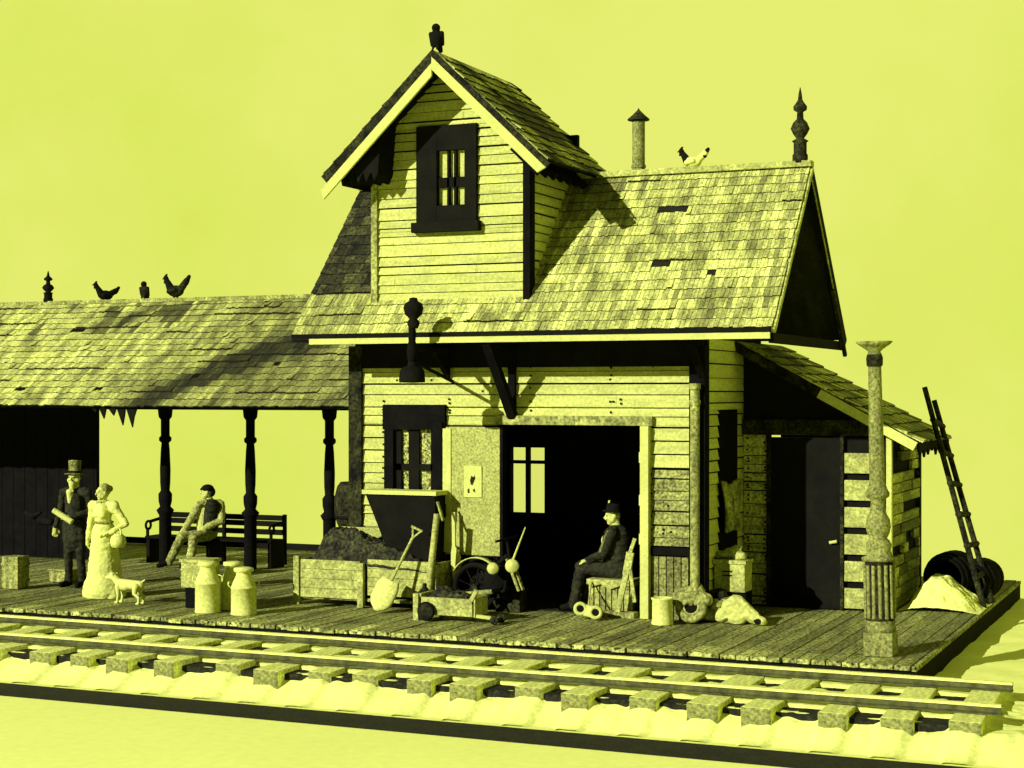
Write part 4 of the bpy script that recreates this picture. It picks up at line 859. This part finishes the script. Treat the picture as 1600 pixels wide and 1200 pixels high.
for v in sk.data.vertices:
    q = v.co.copy(); v.co += Vector((0, -1, .5))*(.030*noise.noise(Vector((q.x*7, q.y*7, q.z*15)))+.018*noise.noise(Vector((q.x*19, q.y*19, q.z*32)))); v.co.z = max(v.co.z, .003)
tag(sk, 'slumped pale cloth sack with a dark mouth on the boards left of the black door', 'sack')
ct = thing('pale_crate', (-6.1,3.02,0), 'pale crate marked with two short bars on a dark stand by the end wall', 'crate')
m = MB(); m.box(-6.31,-5.90,2.86,3.2,.34,.74); m.box(-6.33,-5.88,2.84,3.22,.70,.75); m.build('box', PALEW, ct, None, .01)
m = MB(); m.box(-6.30,-5.9,2.9,3.2,0,.34); m.build('stand', DARKW, ct)
for z in (.545, .595):
    m = MB(); m.box(-6.20,-6.07,2.853,2.862,z,z+.018); m.build('mark', BLACK, ct)
lumps('bottle_rubble', [(-.12,0,.05,.08),(0,.03,.08,.09),(.12,0,.05,.08),(.05,.06,.13,.06)], PALEW, 'pale broken lumps piled on top of the marked crate', 'rubble', (-6.12,3.02,.75))
m = MB(); vs = []
for j in range(9):
    for i in range(9):
        u, v = i/8, j/8; y = 3.05+u*.78; z = 1.76-.06*math.sin(u*3.1)-v*(.62+.05*math.sin(u*9)) if True else 0
        y = 3.44+(y-3.44)*(1-.25*v); vs.append((HX1+.07+.04*math.sin(u*14+v*2)+.03*v, y, z))
m.add(vs, [(j*9+i, j*9+i+1, (j+1)*9+i+1, (j+1)*9+i) for j in range(8) for i in range(8)], 0, 1, True)
o = m.build('hanging_sack', MIDW, None, (HX1+.08,3.4,1.4)); q = o.modifiers.new('thick','SOLIDIFY'); q.thickness = .02
tag(o, 'grey sack cloth hung below the black shutter on the end wall', 'sack')
lumps('tied_bundle', [(-.10,0,.08,.12),(.06,.02,.10,.13),(.0,-.02,.22,.09),(.14,0,.05,.09)], PALEW, 'small pale bundle wedged between the old wheel and the slumped sack', 'bundle', (-6.17,2.52,0))
lumps('sack_pile', [(-.12,0,.10,.14),(.08,.03,.12,.15),(.0,.02,.27,.12)], DARKM, 'dark sack pile standing against the dark corner below the marked crate', 'sacks', (-6.22,2.72,.02))
m = MB(); m.box(-9.15,-8.80,2.30,2.55,0,.30); m.box(-9.17,-8.78,2.28,2.57,.26,.31)
tag(m.build('dark_crate', DARKM, None, (-8.97,2.42,0), .008), 'dark low crate on the threshold behind the motorcycle', 'crate')
m = MB(); m.tube((-9.86,1.62,0),(-9.86,1.62,.30),.09,.085,20); m.tube((-9.86,1.62,.30),(-9.86,1.62,.36),.085,.03,20); m.tube((-9.86,1.62,.35),(-9.86,1.62,.41),.03,.03,12)
tag(m.build('oil_can', DARKM, None, (-9.86,1.62,0)), 'dark oil can with narrow neck between the coal bin and the hand wagon', 'can')
# hanging signal lamp below the eave
sg = thing('hanging_lamp', (-9.80,1.22,3.0), 'black hanging signal lamp with bell shade and knobbed top before the eave', 'lamp')
m = MB(); m.lathe([(.0,-.17),(.165,-.165),(.17,-.14),(.16,-.02),(.135,.02),(.06,.05),(.05,.10)], (-9.84,1.22,3.2), n=22); m.build('shade', BLACK, sg)
m = MB(); m.lathe([(.045,.10),(.06,.14),(.07,.22),(.06,.32),(.045,.36),(.05,.42),(.045,.55),(.06,.60)], (-9.84,1.22,3.2), n=16); m.build('stem', DARKW, sg)
m = MB(); m.lathe([(.06,.58),(.085,.66),(.05,.70),(.11,.76),(.13,.84),(.11,.90),(.06,.93),(.05,.97),(0,.98)], (-9.82,1.22,3.15), n=12); m.build('knob', BLACK, sg)
m = MB(); m.bar((-9.84,1.24,3.46),(-9.84,2.44,3.46),.05,.05); m.bar((-9.84,1.30,3.30),(-9.84,2.44,3.05),.035,.035); m.build('arm', BLACK, sg)
# street lamp
sl_ = thing('lamp_post', (-3.74,.72,0), 'weathered cast iron lamp post with fluted base at the platform corner', 'lamp post')
lx, ly = -3.72, .64
m = MB(); m.box(lx-.17,lx+.17,ly-.17,ly+.17,.0,.27); m.build('plinth', IRON, sl_, None, .01)
m = MB(); m.lathe([(.17,.27),(.185,.30),(.175,.335),(.165,.35),(.18,.385),(.17,.40)], (lx,ly,0), n=28); m.build('base_ring', IRON, sl_)
m = MB(); m.lathe([(.165,.40),(.168,.42),(.166,1.06),(.17,1.08)], (lx,ly,0), (0,0,1), 36)
for k in range(14):
    t = 2*math.pi*k/14; m.tube((lx+.165*math.cos(t),ly+.165*math.sin(t),.43),(lx+.165*math.cos(t),ly+.165*math.sin(t),1.04),.023,.023,8,1)
m.build('fluted_shaft', [DARKM, IRON], sl_)  # grooves coloured darker than the ridges to paint in flute shading
m = MB(); m.lathe([(.12,1.04),(.12,1.075),(.20,1.085),(.20,1.12),(.155,1.14),(.14,1.20),(.15,1.27),(.125,1.32),(.10,1.34),(.13,1.40),(.148,1.48),(.135,1.56),(.10,1.62),(.085,1.70),(.08,1.76),(.09,1.79),(.135,1.82),(.14,1.86),(.11,1.92),(.088,2.0)], (lx,ly,0), n=28); m.build('baluster', IRON, sl_)
m = MB(); m.lathe([(.09,1.98),(.088,2.3),(.076,3.3),(.075,3.34)], (lx,ly,0), n=24); m.build('pole', IRON, sl_)
m = MB(); m.lathe([(.085,3.32),(.095,3.34),(.098,3.42),(.085,3.46),(.06,3.47)], (lx,ly,0), n=24); m.build('collar', DARKM, sl_)
m = MB(); m.lathe([(.085,3.46),(.07,3.49),(.11,3.525),(.18,3.57),(.215,3.60)], (lx,ly,0), n=24, closed=False); o = m.build('gallery', MIDW, sl_); q = o.modifiers.new('thick','SOLIDIFY'); q.thickness = .012
sl_.rotation_euler = (0, -.022, 0); sl_.scale = (.94, .94, .962)
# ladder
ld = thing('ladder', (-3.4,5.5,0), 'dark wooden pole ladder leaning on the lean-to eave', 'ladder')
A0, A1, B0, B1 = V(-3.26,5.25,0), V(-4.0,4.97,2.98), V(-3.24,5.88,0), V(-3.98,5.60,2.80)
m = MB(); m.tube(A0, A1, .042, .036, 8); m.build('rail', DARKM, ld)
m = MB(); m.tube(B0, B1, .042, .036, 8); m.build('rail', DARKM, ld)
for k in range(6):
    t = .14+.142*k; a = A0.lerp(A1, t); b = B0.lerp(B1, t*1.03); e = (b-a).normalized()
    m = MB(); m.tube(a-e*.06, b+e*.15, .04, .04, 8); m.build('rung', DARKM, ld)
# barrels by the lean-to and the spilled heap
def barrel(name, c, ax, lab, k=1., fill=True):
    t = thing(name, c, lab, 'barrel'); c = Vector(c); ax = Vector(ax).normalized()
    m = MB(); m.lathe([(.27*k,0),(.30*k,.12*k),(.335*k,.30*k),(.34*k,.42*k),(.335*k,.54*k),(.30*k,.72*k),(.27*k,.84*k),(0,.84*k)], c, ax, 26, closed=False); m.lathe([(.27*k,0),(.245*k,0),(.27*k,.2*k),(.27*k,.6*k),(0,.6*k)], c, ax, 26, closed=False); m.build('staves', DARKW, t)
    for z in (.10, .24, .62, .75):
        r = .30 if z in (.10,.75) else .328
        m = MB(); m.lathe([(r*k-.01,(z-.02)*k),((r+.008)*k,(z-.02)*k),((r+.008)*k,(z+.02)*k),(r*k-.01,(z+.02)*k)], c, ax, 26, closed=False); m.build('hoop', BLACK, t)
    return t
barrel('open_barrel', (-3.82,5.42,.36), (.1,1,0), 'black barrel lying on its side open end forward behind the pale spilled heap')
barrel('barrel', (-3.52,5.75,.30), (.2,1,0), 'smaller black barrel lying behind the open barrel, nearest the ladder', .85)
hp3 = heap(-4.28,-3.22,4.55,5.75,.0,[(-4.3,.02),(-4.08,.24),(-3.92,.42),(-3.74,.40),(-3.5,.22),(-3.22,.02)],12,.035,60,50,5.)
tag(hp3.build('spilled_heap', SAND, None, (-3.8,5.1,0)), 'pale sandy heap spilled on the boards beside the lean-to', 'heap')
